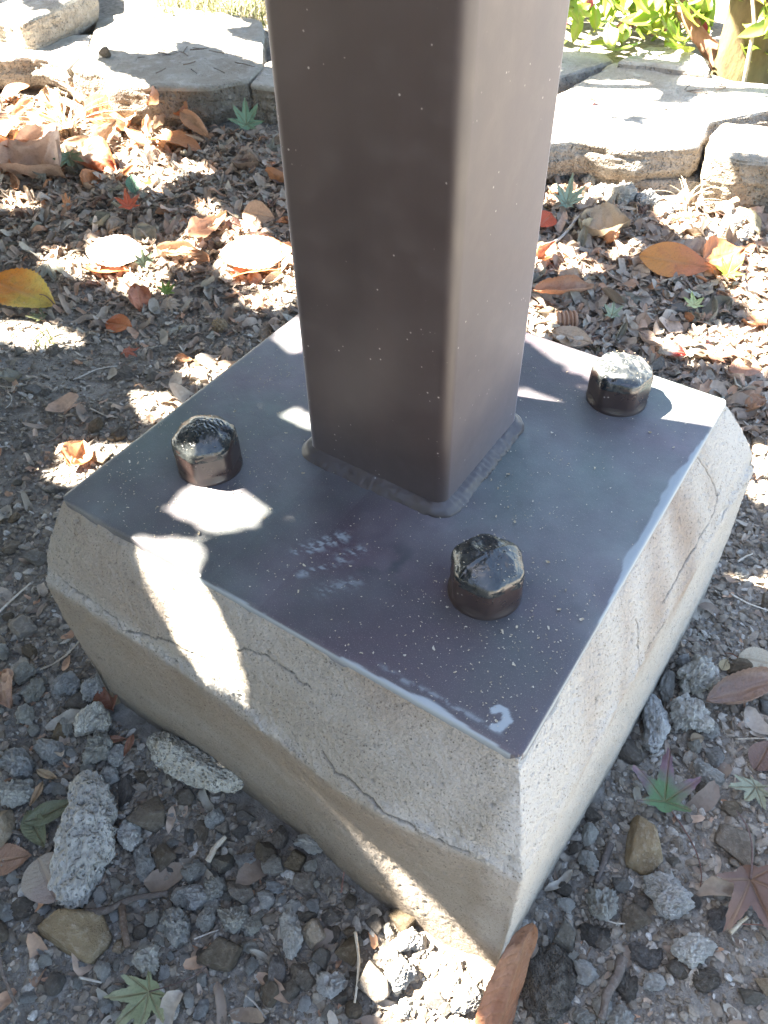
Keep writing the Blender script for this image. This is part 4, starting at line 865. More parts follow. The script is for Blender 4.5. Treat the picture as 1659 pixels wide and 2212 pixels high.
CUR = [leaf_oval("curled_leaf", 640+i, wd=[.3, .42, .35, .5][i], curl=[.3, -.3, .5, .2][i], fold=.3, roll=[1.9, 1.2, 1.6, .9][i], wave=[.12, .2, .18, .25][i]) for i in range(4)]
st = dict(L=.45, rad=.012)
SM = dict(L=.7, x0=0, rad=.010, bend=.25)
# left side
put_leaf(leaf_oval("oval_leaf", 661, .30, .10, .28, wave=.06, serr=.035), 58, 655, .155, (100, 30), (.62, .22, .03), (.66, .48, .10), "large orange and yellow serrated leaf at the left edge", (.25, .1), .02, stem=dict(L=.3, x0=.49, rad=.008), name="oval_leaf")
put_leaf(OV[4], 262, 714, .054, (50, 10), (.42, .11, .035), (.5, .16, .05), "bright orange oval leaf lying alone left of the plate", (.3, 0), .012)
put_leaf(CUR[1], 305, 660, .062, (-10, -60), (.48, .2, .12), (.35, .14, .08), "curled peach leaf standing above the orange oval leaf", (.2, -.5), .02, stem=dict(L=.35, x0=.5, rad=.014))
put_leaf(MP[1], 362, 650, .05, (40, -50), (.14, .23, .04), (.12, .2, .03), "bright green maple leaf beside the curled peach leaf", (.3, -.3), .018)
put_leaf(MP[3], 318, 592, .055, (0, -60), (.12, .17, .11), None, "grey-green maple leaf in front of a pale sunlit leaf", (.1, -.8), .02)
put_leaf(MP[4], 92, 695, .06, (-60, -20), (.12, .14, .06), None, "dark olive maple leaf under the orange and yellow leaf", (.1, -.1), .006)
put_leaf(CUR[3], 92, 375, .19, (90, 40), (.42, .28, .20), (.48, .34, .25), "big crumpled beige leaf at the end of the sun patch", (.3, .1), .03)
put_leaf(MP[3], 158, 372, .10, (20, 60), (.11, .18, .10), None, "dark green maple leaf on the crumpled beige leaf", (0, .6), .035)
put_leaf(CUR[1], 212, 362, .13, (60, 20), (.40, .28, .2), (.3, .08, .03), "beige and rust leaf right of the dark green maple leaf", (.4, .2), .02)
put_leaf(CUR[0], 352, 275, .16, (-30, 70), (.42, .27, .18), (.42, .22, .12), "long folded beige leaf below the large grey slab", (.5, -.4), .05)
put_leaf(CUR[2], 412, 275, .11, (10, 60), (.42, .2, .09), (.36, .15, .07), "orange-brown leaf on edge below the large slab", (1.0, -.2), .04)
put_leaf(OV[1], 382, 328, .14, (70, 10), (.45, .2, .08), (.4, .16, .06), "flat orange leaf below the pair of folded leaves", (-.2, .1), .02)
put_leaf(OV[4], 248, 283, .14, (60, -20), (.46, .2, .09), (.42, .2, .1), "square orange-tan leaf in the bright patch below the slab", (.6, .1), .04)
put_leaf(MP[1], 538, 312, .11, (5, -60), (.13, .22, .13), None, "green maple leaf beside the post near the narrow stone", (.2, -.9), .045)
put_leaf(MP[0], 284, 470, .085, (-5, -60), (.5, .09, .04), (.5, .12, .05), "small red star-shaped maple leaf in the brown litter", (.1, -.5), .025)
put_leaf(OV[0], 294, 420, .05, (10, 40), (.10, .22, .15), None, "small blue-green leaf above the red maple leaf", (.2, .6), .02)
put_leaf(OV[1], 560, 484, .075, (60, 10), (.44, .3, .2), None, "pale tan leaf standing just left of the post", (.7, .0), .02)
put_leaf(CUR[2], 452, 512, .11, (60, -35), (.45, .26, .17), (.5, .33, .22), "rolled tan leaf pointing up towards the post", (.2, .0), .015)
put_leaf(OV[0], 560, 572, .15, (90, -10), (.5, .3, .2), (.48, .2, .1), "large sunlit peach leaf touching the left of the post", (.25, 0), .02)
put_leaf(OV[1], 555, 597, .11, (70, -10), (.46, .17, .07), None, "orange serrated leaf under the large sunlit peach leaf", (-.2, 0), .012)
put_leaf(OV[0], 262, 570, .13, (90, 5), (.52, .4, .32), (.52, .42, .34), "large pale leaf shining white in the sun", (.3, 0), .022)
put_leaf(OV[4], 235, 590, .09, (80, 10), (.42, .12, .04), (.5, .17, .06), "rust leaf tucked under the pale shining leaf", (-.2, 0), .008)
put_leaf(CUR[0], 390, 565, .10, (70, 5), (.46, .3, .19), None, "long rolled tan leaf right of the pale shining leaf", (.1, 0), .015)
put_leaf(CUR[1], 256, 498, .055, (30, -20), (.36, .27, .19), None, "cupped beige leaf under the red maple leaf", (.2, 0), .012)
put_leaf(MP[5], 112, 590, .09, (20, 50), (.24, .25, .2), (.2, .21, .17), "grey withered maple leaf on the left", (.1, .2), .02)
put_leaf(MP[2], 276, 768, .05, (60, 20), (.38, .1, .05), None, "small rust maple leaf on bare ground left of the plate", (.1, .1), .01)
put_leaf(CUR[3], 170, 995, .05, (20, -40), (.45, .18, .08), (.5, .28, .15), "orange curled leaf scrap by the left corner of the plate", (.5, 0), .012)
put_leaf(MP[4], 268, 800, .04, (60, 10), (.16, .12, .09), None, "dull brown maple leaf scrap below the rust maple leaf", (.1, 0), .006)
put_leaf(CUR[2], 400, 785, .035, (50, 10), (.42, .24, .14), None, "tan leaf scrap near the left edge of the plate", (.1, 0), .006)
put_leaf(MP[3], 388, 722, .05, (30, 50), (.22, .22, .17), None, "grey-green withered maple leaf left of the plate's far edge", (.1, 0), .012)
put_leaf(MP[1], 64, 195, .09, (5, -60), (.2, .25, .05), None, "yellow-green upright leaf at the left below the low slab", (.2, -1.0), .05)
for k_, (x_, y_) in enumerate(((60, 262), (22, 300), (112, 250), (190, 232), (140, 305), (60, 335), (232, 322), (300, 332), (330, 305), (12, 352), (180, 338), (268, 294), (430, 302), (40, 225), (85, 300), (215, 265), (300, 262), (130, 272))):
    put_leaf([CUR, OV, CUR][k_ % 3][k_ % 4], x_, y_, .075+.05*((k_*7) % 5)/5, None, [(.46, .28, .17), (.48, .22, .10), (.42, .3, .2), (.5, .34, .22)][k_ % 4], None, "dry peach leaf in the bright sun patch on the left", (random.uniform(-.1, .7), random.uniform(-.4, .4)), .03, group="dry leaves before the stone edging")
# right side
put_leaf(leaf_oval("oval_leaf", 662, .27, .03, .16, wave=.03, serr=.0), 1452, 592, .135, (100, 12), (.50, .20, .045), (.50, .17, .07), "large orange-tan pointed leaf lying right of the post", (.5, .05), .025, stem=dict(L=.33, x0=-.49, rad=.006, bend=-.3), name="oval_leaf")
put_leaf(leaf_oval("oval_leaf", 663, .40, .2, .3, wave=.12), 1556, 575, .10, (60, -20), (.38, .15, .06), None, "brown torn leaf behind the large orange-tan leaf", (.4, 0), .02, name="oval_leaf")
put_leaf(MP[1], 1562, 622, .072, (5, -50), (.22, .36, .03), (.3, .4, .06), "lime green maple leaf right of the large orange-tan leaf", (.2, -.5), .028, stem=SM)
put_leaf(MP[3], 1500, 660, .05, (-40, 20), (.4, .42, .33), None, "whitish maple leaf beside the lime green one", (.1, 0), .02)
put_leaf(MP[4], 1317, 702, .052, (0, -50), (.27, .33, .22), None, "pale green maple leaf behind the right-hand bolt", (.1, -.7), .02, stem=SM)
put_leaf(MP[0], 1490, 690, .06, (-20, -50), (.42, .46, .22), (.36, .45, .15), "pale yellow-green maple leaf on the flat grey stone", (.1, -.3), .028)
put_leaf(OV[1], 1386, 706, .035, (20, -40), (.32, .2, .12), None, "cupped brown oval leaf below the flat grey stone", (.2, -.4), .014)
put_leaf(OV[4], 1320, 706+0, .001, (20, -40), (.32, .2, .12), None, "x", (.2, -.4), -.05) if False else None
put_leaf(CUR[0], 1212, 652, .11, (80, -5), (.45, .2, .1), (.4, .24, .16), "long curled rust-tan leaf at the right of the post", (.1, 0), .02)
put_leaf(MP[3], 1220, 466, .09, (10, -40), (.2, .28, .21), None, "grey-green lobed leaf right of the post below the slab", (.1, -.6), .025)
put_leaf(OV[1], 1178, 494, .06, (20, -20), (.5, .08, .03), None, "small red leaf peeping out behind the post", (.4, 0), .02)
put_leaf(CUR[2], 1172, 570, .07, (20, -20), (.45, .15, .06), (.4, .17, .09), "rust leaf against the right edge of the post", (.4, 0), .02)
put_leaf(CUR[3], 1300, 508, .10, (50, 0), (.35, .27, .18), None, "ragged beige leaf in the litter right of the post", (.2, 0), .02)
put_leaf(MP[2], 1535, 790, .09, (30, -40), (.3, .15, .09), (.22, .1, .08), "crinkled brown maple leaf behind the right corner of the plate", (.2, -.2), .02)
put_leaf(CUR[1], 1448, 776, .045, (50, 5), (.4, .36, .3), (.4, .05, .04), "small pale leaf with a red edge behind the right-hand bolt", (.3, 0), .015)
put_leaf(OV[1], 1606, 812, .055, (40, 0), (.32, .17, .11), None, "reddish brown leaf near the right edge behind the plate", (.2, 0), .014)
put_leaf(CUR[2], 1402, 752, .05, (60, 25), (.35, .26, .2), None, "twisted grey-tan leaf behind the right-hand bolt", (.1, .1), .012)
put_leaf(OV[0], 1235, 744, .075, (60, 18), (.42, .3, .2), None, "thin tan leaf lying along the far edge of the plate", (.2, 0), .012)
put_leaf(MP[0], 1281, 218, .05, (-10, -20), (.42, .1, .05), None, "tiny red maple leaf on the broad sunlit slab", (.2, 0), .0, on=-.183)
put_leaf(OV[0], 1639, 978, .03, (30, -10), (.45, .36, .25), None, "small pale curled leaf on the soil at the right edge", (.3, 0), .006)
put_leaf(leaf_oval("oval_leaf", 664, .34, .1, .1, wave=.04), 1640, 1436, .052, (60, 10), (.42, .36, .26), None, "beige serrated leaf at the right edge of the gravel", (.1, 0), .006, name="oval_leaf", stem=dict(L=.3, x0=-.49, rad=.012))
put_leaf(CUR[0], 1600, 1508, .105, (80, -25), (.24, .16, .12), (.30, .20, .15), "rolled pinkish brown leaf at the right edge", (.1, 0), .016)
put_leaf(OV[0], 1563, 1440, .02, (20, -40), (.42, .34, .2), None, "tiny yellowish leaf scrap above the rolled brown leaf", (.1, 0), .004)
put_leaf(OV[4], 1502, 1603, .016, (40, -5), (.42, .33, .22), None, "tiny round tan leaf scrap beside the round mortar lump", (.1, 0), .008)
put_leaf(leaf_maple("maple_leaf", 5, 671, .2, .14), 1426, 1748, .098, (0, -60), (.08, .15, .06), (.17, .10, .12), "purple and green maple leaf with a red stem right of the footing", (0, -.25), .018, stem=dict(L=.85, x0=0, rad=.008, bend=-.45, z=0))
put_leaf(leaf_maple('maple_leaf', 5, 677, -.9, .55), 1598, 1925, .12, (30, 60), (.13, .075, .055), (.18, .10, .07), "drooping dark brown maple leaf at the lower right edge", (.1, .1), .03, stem=dict(L=.5, x0=0, rad=.009, bend=.3))
put_leaf(MP[3], 1625, 1710, .06, (-20, 30), (.24, .25, .17), None, "dry olive maple leaf at the right edge", (.1, .1), .01)
put_leaf(OV[0], 1085, 2120, .001, (0, 0), label="x") if False else None
# the long brown leaf leaning on the front corner of the footing
A_ = hit(1050, 2290); B_ = at(1150, 1992, -.25)
me_ = leaf_oval("long_brown_leaf", 681, .17, -.05, .3, wave=.05, roll=.0, nl=50, nw=21, serr=.012, tipp=.6)
o = ob("long_brown_leaf", me_, None, ((A_+B_)/2).tolist(), None, None, label="long brown folded leaf leaning against the front corner of the footing", cat="leaf", color=(.27, .12, .065)); o['tip_color'] = [.32, .16, .09]
ax_ = (B_-A_); L_ = np.linalg.norm(ax_); ax_ = ax_/L_; sd_ = np.cross(ax_, -(CAM*0+np.array([-.25, .35, -.8]))); sd_ /= np.linalg.norm(sd_); nz_ = np.cross(ax_, sd_)
sd_ = math.cos(R(28))*sd_+math.sin(R(28))*nz_; nz_ = np.cross(ax_, sd_)
o.matrix_world = Matrix([[ax_[i]*L_, sd_[i]*L_, nz_[i]*L_, float(((A_+B_)/2)[i])] for i in range(3)]+[[0, 0, 0, 1]])
# lower left
put_leaf(leaf_maple("maple_leaf", 7, 672, .1, .06), 330, 2150, .085, (-30, 30), (.22, .25, .13), (.28, .29, .17), "pale green maple leaf at the bottom left", (0, .05), .012, stem=dict(L=.8, x0=0, rad=.007, bend=.35))
o = put_leaf(leaf_oval("olive_leaf", 673, .22, .1, .3), 116, 1765, .052, (50, -22), (.15, .16, .09), None, "upper lobe leaf of a twin olive sprig left of the tall mortar lump", (.1, 0), .012)
put_leaf(leaf_oval("olive_leaf", 674, .24, .1, .3), 84, 1800, .048, (25, 50), (.17, .18, .10), None, "lower lobe leaf of the twin olive sprig", (.1, 0), .010)
put_leaf(leaf_oval("oval_leaf", 675, .46, .03, .05, wave=.03, serr=.0, tipp=.6), 112, 1910, .052, (30, 70), (.36, .30, .23), (.32, .25, .21), "smooth beige speckled oval leaf left of the tall mortar lump", (.05, 0), .014, name="oval_leaf")
put_leaf(CUR[1], 18, 1500, .055, (15, 60), (.4, .24, .16), None, "folded tan leaf at the left edge beside the mortar lumps", (.2, 0), .014)
put_leaf(CUR[3], 243, 1523, .035, (10, 30), (.3, .13, .08), None, "curled rust leaf scrap at the foot of the footing", (.2, 0), .012)
put_leaf(OV[0], 20, 1862, .05, (60, -10), (.33, .19, .12), None, "brown leaf under the orange-tan stone", (.1, 0), .006)
# winged seeds
WS = leaf_oval("winged_seed", 690, .16, .1, .1, nl=16, nw=5)
for i, (x, y, dx, dy, c, lb) in enumerate(((690, 585, 60, 0, (.3, .15, .1), "reddish winged seed pointing right in the left gravel"), (770, 620, -20, 50, (.3, .14, .09), "reddish winged seed hanging down beside its twin"), (240, 900, -30, 60, (.36, .24, .14), "tan winged seed pointing down left"), (300, 790, 50, 20, (.42, .3, .18), "tan winged seed on the left gravel"))):
    p = c6(x, y); put_leaf(WS, p[0], p[1], .028, (dx, dy), c, None, lb, (.1, 0), .014, cat="seed", group="winged seeds in the gravel")
# generic dry leaves
GEN = [("oval_leaf", OV, "small dry tan oval leaf among the litter before the edging"), ("maple_leaf", MP, "small withered brown maple leaf among the litter before the edging"), ("curled_leaf", CUR, "small dry curled brown leaf among the litter before the edging")]
PAL = [(.26, .19, .13), (.33, .25, .18), (.22, .15, .10), (.38, .2, .11), (.2, .19, .14), (.4, .31, .22), (.17, .10, .075), (.24, .23, .18), (.42, .18, .08)]
cnt = 0; tries = 0
while cnt < 290 and tries < 20000:
    tries += 1; x, y = rng.uniform(-2.1, .8), rng.uniform(-.3, 1.4); v = visible(x, y)
    if v is None or in_footing(x, y, .03) or wall_d(x, y) < .02: continue
    wd_ = wall_d(x, y)
    if rng.random() > (.05+.95*float(sst(.85, .3, wd_))): continue
    L = rng.uniform(.026, .055)*(1+.3*float(sst(.6, .1, wd_)))
    if not free(x, y, L*.15): continue
    k = int(rng.choice(3, p=[.25, .42, .33])); nm, lst, lb = GEN[k]; me = lst[int(rng.integers(len(lst)))]; c = PAL[int(rng.integers(len(PAL)))]; vf_ = rng.uniform(.8, 1.25); c = tuple(float(q*vf_) for q in c)
    o = ob(nm, me, None, (x, y, float(gz(np.array([x]), np.array([y]))[0])+L*rng.uniform(.12, .3)), (rng.normal(0, .45), rng.normal(0, .45), rng.uniform(0, 6.28)), (L, L, L*rng.uniform(.8, 1.6)), label=lb, cat="leaf", group="dry leaves before the stone edging", color=c)
    tf_ = rng.uniform(.75, 1.3); o['tip_color'] = [float(q*tf_) for q in c]; occ.append((x, y, L*.12)); cnt += 1

# ribbed husk and seed ball
def ribbed():
    p = hit(1221, 700); t = np.linspace(0, math.pi*1.15, 30); ww = np.linspace(-.5, .5, 25); T, Wg = np.meshgrid(t, ww, indexing='ij')
    r = .016+.0016*np.cos(Wg*2*math.pi*5); V = np.c_[(Wg*.036).ravel(), (r*np.cos(T)).ravel(), (r*np.sin(T)*1.1).ravel()]
    me = mk("ribbed_husk", V, gridF(30, 25), M['leaf'], True, dict(along=np.zeros(V.shape[0]), vein=(np.cos(Wg*2*math.pi*5) > .6).ravel()*1.0))
    o = ob("ribbed_husk", me, None, (p[0], p[1], p[2]+.004), (0, 0, R(36)), label="curved brown leaf piece with pale ribs beside the post", cat="leaf", color=(.36, .2, .13)); o['tip_color'] = [.4, .24, .16]
    md = o.modifiers.new("thickness", 'SOLIDIFY'); md.thickness = .0012
ribbed()
def seedball():
    V, F = ico(5); D, _ = ico(2); dd = np.max(V@D.T, 1); P = V*(1+.28*sst(.965, .998, dd))[:, None]*.0115; p = hit(476, 712)
    ob("seed_ball", mk("seed_ball", P, F, M['tan']), None, (p[0], p[1], p[2]+.008), label="round spiky brown seed ball by the far left edge of the plate", cat="seed ball")
seedball()

# ------------------------------------------------------------------ twigs
def twig(pts, rad, label, mat='twig', lift=.006, fork=None, cat="twig", group=None, on=None, name="twig"):
    P = np.array([hit(*p) if on is None else at(*p, on) for p in pts]); t = np.linspace(0, len(P)-1, 6*len(P)); Q = np.c_[[np.interp(t, np.arange(len(P)), P[:, k]) for k in range(3)]].T
    for _ in range(4): Q[1:-1] = (Q[:-2]+2*Q[1:-1]+Q[2:])/4
    Q[:, 2] = (gz(Q[:, 0], Q[:, 1]) if on is None else on)+lift+rad; Q += .5*rad*np.c_[fbm(Q, 40, 2, 1), fbm(Q, 40, 2, 2), fbm(Q, 40, 2, 3)]
    c = Q[0].copy(); V, F = tube(Q-c, np.linspace(rad, rad*.65, len(Q)), 8, .25); o = ob(name, mk_any(name, V, F, M[mat]), None, c, label=label, cat=cat, group=group)
    if fork:
        V, F = tube(np.array([hit(*p) for p in fork])+[0, 0, lift+rad]-c, [rad*.8]*len(fork), 8, .2); ob("side_twig", mk_any("side_twig", V, F, M[mat]), o)
    return o
twig([c6(520, 1600), c6(660, 1575), c6(820, 1500), c6(1000, 1480)], .0042, "forked dark brown stick across the gravel below the tall mortar lump", fork=[c6(735, 1545), c6(745, 1660), c6(770, 1790)], lift=.012)
twig([c7(640, 1700), c7(665, 1850), c7(655, 2000), c7(640, 2110)], .0016, "long thin pale stem standing among the stones before the footing", 'straw', .012)
twig([c8(750, 1860), c8(725, 1960), c8(650, 2060), c8(630, 2200)], .0052, "thick grey-brown stick at the bottom right of the corner", lift=.01)
twig([c8(690, 1180), c8(650, 1290), c8(600, 1400)], .004, "short dark stick beside the right foot of the footing", lift=.004)
twig([c2(270, 1530), c2(360, 1500), c2(450, 1430), c2(540, 1320)], .0035, "forked pale grey twig right of the post", 'straw', .012, fork=[c2(440, 1435), c2(480, 1400), c2(500, 1340)])
twig([c8(1420, 568), c8(1520, 562), c8(1640, 566)], .0009, "straight pale straw at the right edge", 'straw', .006)
twig([c5(1430, 1740), c5(1540, 1800), c5(1680, 1850)], .0011, "slanting pale straw right of the footing", 'straw', .005)
twig([c5(1470, 1545), c5(1520, 1510), c5(1560, 1495)], .0016, "short whitish splinter right of the footing", 'straw', .004)
twig([c3(-20, 1700), c3(70, 1610), c3(180, 1515)], .0016, "pale bare twig at the left edge beside the footing", 'straw', .008)
twig([c3(0, 440), c3(70, 448), c3(150, 430)], .0012, "thin grey twig at the left edge of the bare ground", 'straw', .004)
twig([c3(490, 560), c3(570, 600), c3(640, 610)], .0014, "pale curved stem on the gravel left of the plate", 'straw', .004)
twig([c3(400, 405), c3(520, 350), c3(640, 330)], .0012, "thin straw on bare ground left of the plate", 'straw', .004)
twig([c6(1150, 1745), c6(1220, 1715), c6(1290, 1690)], .0010, "pale straw lying over a dark stone", 'straw', .014)
twig([c6(480, 1955), c6(610, 1985)], .0014, "white splinter above the pale green maple leaf", 'straw', .008)
twig([c6(10, 1640), c6(20, 1900), c6(130, 2130)], .0022, "curved bare stem at the bottom left edge", 'twig', .01)
twig([c6(1440, 2060), c6(1500, 2110), c6(1560, 2190)], .0010, "bent pale stem at the bottom of the gravel", 'straw', .008)
twig([c6(1230, 1290), c6(1270, 1210), c6(1340, 1150)], .0036, "tan wood splinter leaning on a stone left of the footing", 'straw', .012)
twig([c7(560, 1460), c7(570, 1390), c7(580, 1320)], .0009, "thin red leaf stalk by the foot of the footing", 'stem', .006)
twig([c8(1300, 1600), c8(1400, 1640), c8(1600, 1650)], .0008, "thin red leaf stalk below the drooping brown maple leaf", 'stem', .006)
twig([c8(1380, 1690), c8(1430, 1640), c8(1480, 1600)], .0022, "pale splinter at the lower right", 'straw', .004)
for i in range(34):
    for _ in range(60):
        x, y = rng.uniform(-1.9, .7), rng.uniform(-.5, 1.3)
        v = visible(x, y)
        if v is not None and not in_footing(x, y, .04) and wall_d(x, y) > .05: break
    L = rng.uniform(.02, .06); a = rng.uniform(0, 6.28); q = np.array([[x+L*s*math.cos(a+.4*s), y+L*s*math.sin(a+.4*s), 0] for s in np.linspace(-1, 1, 7)]); q[:, 2] = gz(q[:, 0], q[:, 1])+.006
    V, F = tube(q-q[0], rng.uniform(.0006, .0014), 6, .2); ob("twig", mk_any("twig", V, F, M['straw' if i % 2 else 'twig']), None, q[0], label="thin dry twig scrap lying on the litter", cat="twig", group="twig scraps on the ground")
for i in range(26):                                        # twigs on the two big slabs
    px_, py_ = (random.uniform(300, 560), random.uniform(95, 160)) if i < 18 else (random.uniform(1480, 1560), random.uniform(180, 205)); dx, dy = random.uniform(-22, 22), random.uniform(-6, 6)
    twig([(px_-dx, py_-dy), (px_, py_+random.uniform(-2, 2)), (px_+dx, py_+dy)], .0014, "short dark twig scrap on the large grey-green slab" if i < 18 else "short dark twig scrap on the broad sunlit slab", 'twig', .002, on=-.192 if i < 18 else -.186, group="twig scraps on the slabs")
p_ = at(231, 126, -.193); ob("seed_capsule", ROCK[7], None, (p_[0], p_[1], p_[2]+.012), None, (.016, .015, .014), label="dark round seed capsule on the large grey-green slab", cat="seed")

# ------------------------------------------------------------------ trees and shrub behind
def dome_z(x, y): return BZ
tree = ob("garden_tree", None, loc=(at(1600, 172, BZ)).tolist(), label="mossy brown tree trunk behind the sunlit slabs at top right", cat="tree")
T0 = np.array(tree.location)
def tb(name, pts, rads, mat, parent, jit=.15, n=14):
    t = np.linspace(0, len(pts)-1, 10*len(pts)); P = np.array(pts, float); Q = np.c_[[np.interp(t, np.arange(len(P)), P[:, k]) for k in range(3)]].T
    for _ in range(6): Q[1:-1] = (Q[:-2]+2*Q[1:-1]+Q[2:])/4
    r = np.interp(t, np.arange(len(P)), rads); V, F = tube(Q, r, n, jit, True, 3); return ob(name, mk_any(name, V, F, M[mat]), parent)
tb("trunk", [(0, 0, -.1), (-.01, .0, .1), (-.02, .02, .45), (.0, .05, 1.0), (-.1, 0, 1.9)], [.085, .068, .062, .066, .06], 'bark', tree, .25, 24)
def loc_at(px, py, depth):                                # a point along the view of a photo position at a given distance from the camera, for far twigs
    d = ray(px, py); d = d/np.linalg.norm(d); return CAM+d*depth
dT = np.linalg.norm(T0-CAM)
tb("branch", [T0*0+(loc_at(1585, 165, dT-.03)-T0), loc_at(1545, 119, dT)-T0, loc_at(1512, 84, dT)-T0, loc_at(1492, 45, dT+.02)-T0, loc_at(1462, -5, dT+.05)-T0, loc_at(1420, -90, dT+.1)-T0], [.026, .022, .02, .018, .016, .012], 'bark2', tree, .3, 12)
# limbs that reach over the post, out of the picture, and carry the crown
CZ = 1.0
for i, (tx, ty) in enumerate(((-2.0, .9), (-2.6, 1.5))):
    e = np.array([tx, ty, CZ+.12])-T0; s0 = np.array([-.1, 0, 1.8]); tb("limb", [s0, s0*.6+e*.4+np.array([0, 0, .55]), s0*.25+e*.75+np.array([0, 0, .35]), e], [.05, .035, .02, .008], 'bark', tree, .2, 8)
# sun patches as they lie in the place : the crown has its gaps where these patches get their sun
def uvz(P): return (P[0]-S[0]/S[2]*P[2], P[1]-S[1]/S[2]*P[2])
def onz(poly, z, k=1.0):
    q = [uvz(at(a, b, z)) for a, b in poly]; c = np.mean(q, 0); return [tuple(c+(np.array(p)-c)*k) for p in q]
def onch(poly):
    o = []
    for a, b in poly:
        dd = ray(a, b); nn = np.array([0, -.08, .039]); nn /= np.linalg.norm(nn); t = ((np.array([0, -.2235, -.003])-CAM)@nn)/(dd@nn); o.append(uvz(CAM+t*dd))
    return o
def onlow(poly, Yp=-.272):
    o = []
    for a, b in poly:
        dd = ray(a, b); t = (Yp-CAM[1])/dd[1]; o.append(uvz(CAM+t*dd))
    return o
holes = [onz([(1128, 716), (1590, 860), (1518, 972), (1465, 948), (1400, 928), (1330, 884), (1263, 822), (1216, 801), (1170, 772), (1138, 745)], 0, 1.1), onz([(1100, 832), (1170, 860), (1224, 888), (1290, 928), (1250, 975), (1100, 940)], 0, 1.05),
         onz([(552, 880), (575, 874), (610, 880), (680, 905), (680, 938), (612, 908)], 0, 1.02), onz([(340, 1096), (384, 1062), (416, 1036), (520, 1046), (580, 1082), (556, 1128), (472, 1166), (388, 1138)], 0, .96),
         onz([(274, 1162), (318, 1152), (400, 1180), (444, 1198), (452, 1222), (424, 1250)], 0, .98), onch([(270, 1150), (279, 1169), (365, 1334), (412, 1442), (434, 1475), (474, 1505), (520, 1530), (552, 1534), (550, 1515), (509, 1413), (455, 1306), (430, 1245), (380, 1200)]),
         onz([(588, 718), (645, 680), (660, 700), (660, 825), (640, 815), (612, 766)], 0, 1.1), onz([(863, 2006), (940, 2012), (1045, 2100), (1066, 2150), (1056, 2260), (860, 2260), (818, 2160), (806, 2070), (840, 2060)], -.335),
         onlow([(850, 1892), (960, 1992), (1062, 2112), (1062, 2132), (950, 2020), (850, 1915)], -.264)]
Zg = -.30
for poly in ([(-60, 205), (120, 190), (250, 225), (300, 262), (366, 285), (355, 335), (280, 352), (200, 354), (100, 345), (-60, 368)], [(-60, 225), (90, 210), (160, 170), (235, 240), (262, 262), (300, 300), (268, 345), (200, 350), (120, 330), (60, 340), (-60, 360)], [(310, 290), (350, 280), (372, 330), (338, 340)], [(250, 352), (300, 350), (360, 362), (380, 400), (330, 425), (300, 395), (255, 385)], [(410, 372), (464, 375), (462, 392), (412, 390)],
             [(70, 548), (130, 540), (216, 572), (190, 582), (110, 570)], [(190, 512), (262, 518), (258, 540), (200, 535)], [(280, 534), (330, 526), (410, 548), (400, 566), (300, 556)], [(196, 566), (250, 552), (340, 580), (330, 606), (250, 612)], [(470, 560), (540, 540), (640, 556), (640, 605), (560, 612), (500, 596)], [(478, 486), (540, 480), (572, 520), (520, 534), (480, 512)], [(400, 500), (445, 520), (420, 540), (396, 524)],
             [(430, 452), (470, 448), (470, 470), (440, 468)], [(-20, 690), (60, 694), (145, 722), (130, 742), (60, 738), (-20, 715)], [(276, 846), (330, 842), (394, 880), (400, 915), (350, 898), (300, 880)], [(128, 972), (190, 960), (262, 962), (268, 990), (200, 1022), (150, 1040), (96, 1020), (140, 1000)], [(372, 784), (430, 776), (500, 800), (470, 830), (410, 812)], [(520, 640), (620, 610), (640, 640), (560, 660)], [(0, 440), (60, 436), (90, 452), (30, 462)],
             [(1436, 430), (1500, 400), (1570, 440), (1620, 520), (1560, 536), (1480, 520), (1440, 480)], [(1600, 575), (1720, 560), (1720, 700), (1640, 690), (1600, 640), (1560, 600)], [(1176, 562), (1240, 560), (1290, 590), (1230, 600), (1176, 590)], [(1330, 540), (1380, 545), (1370, 572), (1330, 566)], [(1130, 668), (1192, 670), (1186, 720), (1130, 722)], [(1440, 730), (1560, 722), (1720, 728), (1720, 792), (1600, 790), (1500, 772), (1450, 762)], [(1620, 1250), (1700, 1245), (1700, 1290), (1640, 1290)], [(1560, 985), (1700, 960), (1700, 1050), (1640, 1070), (1590, 1020)], [(1250, 395), (1310, 385), (1400, 420), (1380, 440), (1290, 420)]):
    holes.append(onz(poly, Zg, 1.16))
Zs = -.19
holes += [onz([(225, 25), (440, 14), (535, 48), (470, 56), (495, 80), (580, 92), (580, 134), (470, 100), (400, 84), (360, 80), (372, 108), (300, 114), (212, 98), (195, 130), (150, 150), (20, 120), (120, 88), (205, 85), (180, 60)], Zs), onz([(210, -60), (560, -60), (560, 30), (440, 14), (215, 20)], Zs)]
sunny = onz([(1040, 340), (1150, 340), (1300, 330), (1520, 328), (1560, 400), (1700, 470), (1900, 480), (1900, -400), (1040, -400)], Zs)
shade = [onz([(1190, 101), (1310, 108), (1332, 130), (1530, 153), (1492, 155), (1461, 176), (1533, 190), (1590, 206), (1505, 209), (1500, 220), (1443, 225), (1375, 214), (1428, 205), (1407, 187), (1367, 173), (1278, 173), (1206, 200), (1190, 210)], Zs), onz([(1245, 248), (1393, 246), (1422, 254), (1386, 272), (1335, 260)], Zs), onz([(1306, 288), (1345, 300), (1385, 318), (1330, 310)], Zs), [(-.27, 1.70), (.02, 1.80), (.10, 2.0), (-.02, 2.02), (-.32, 1.84)], onz([(1575, 362), (1750, 380), (1750, 470), (1600, 470)], -.22)]
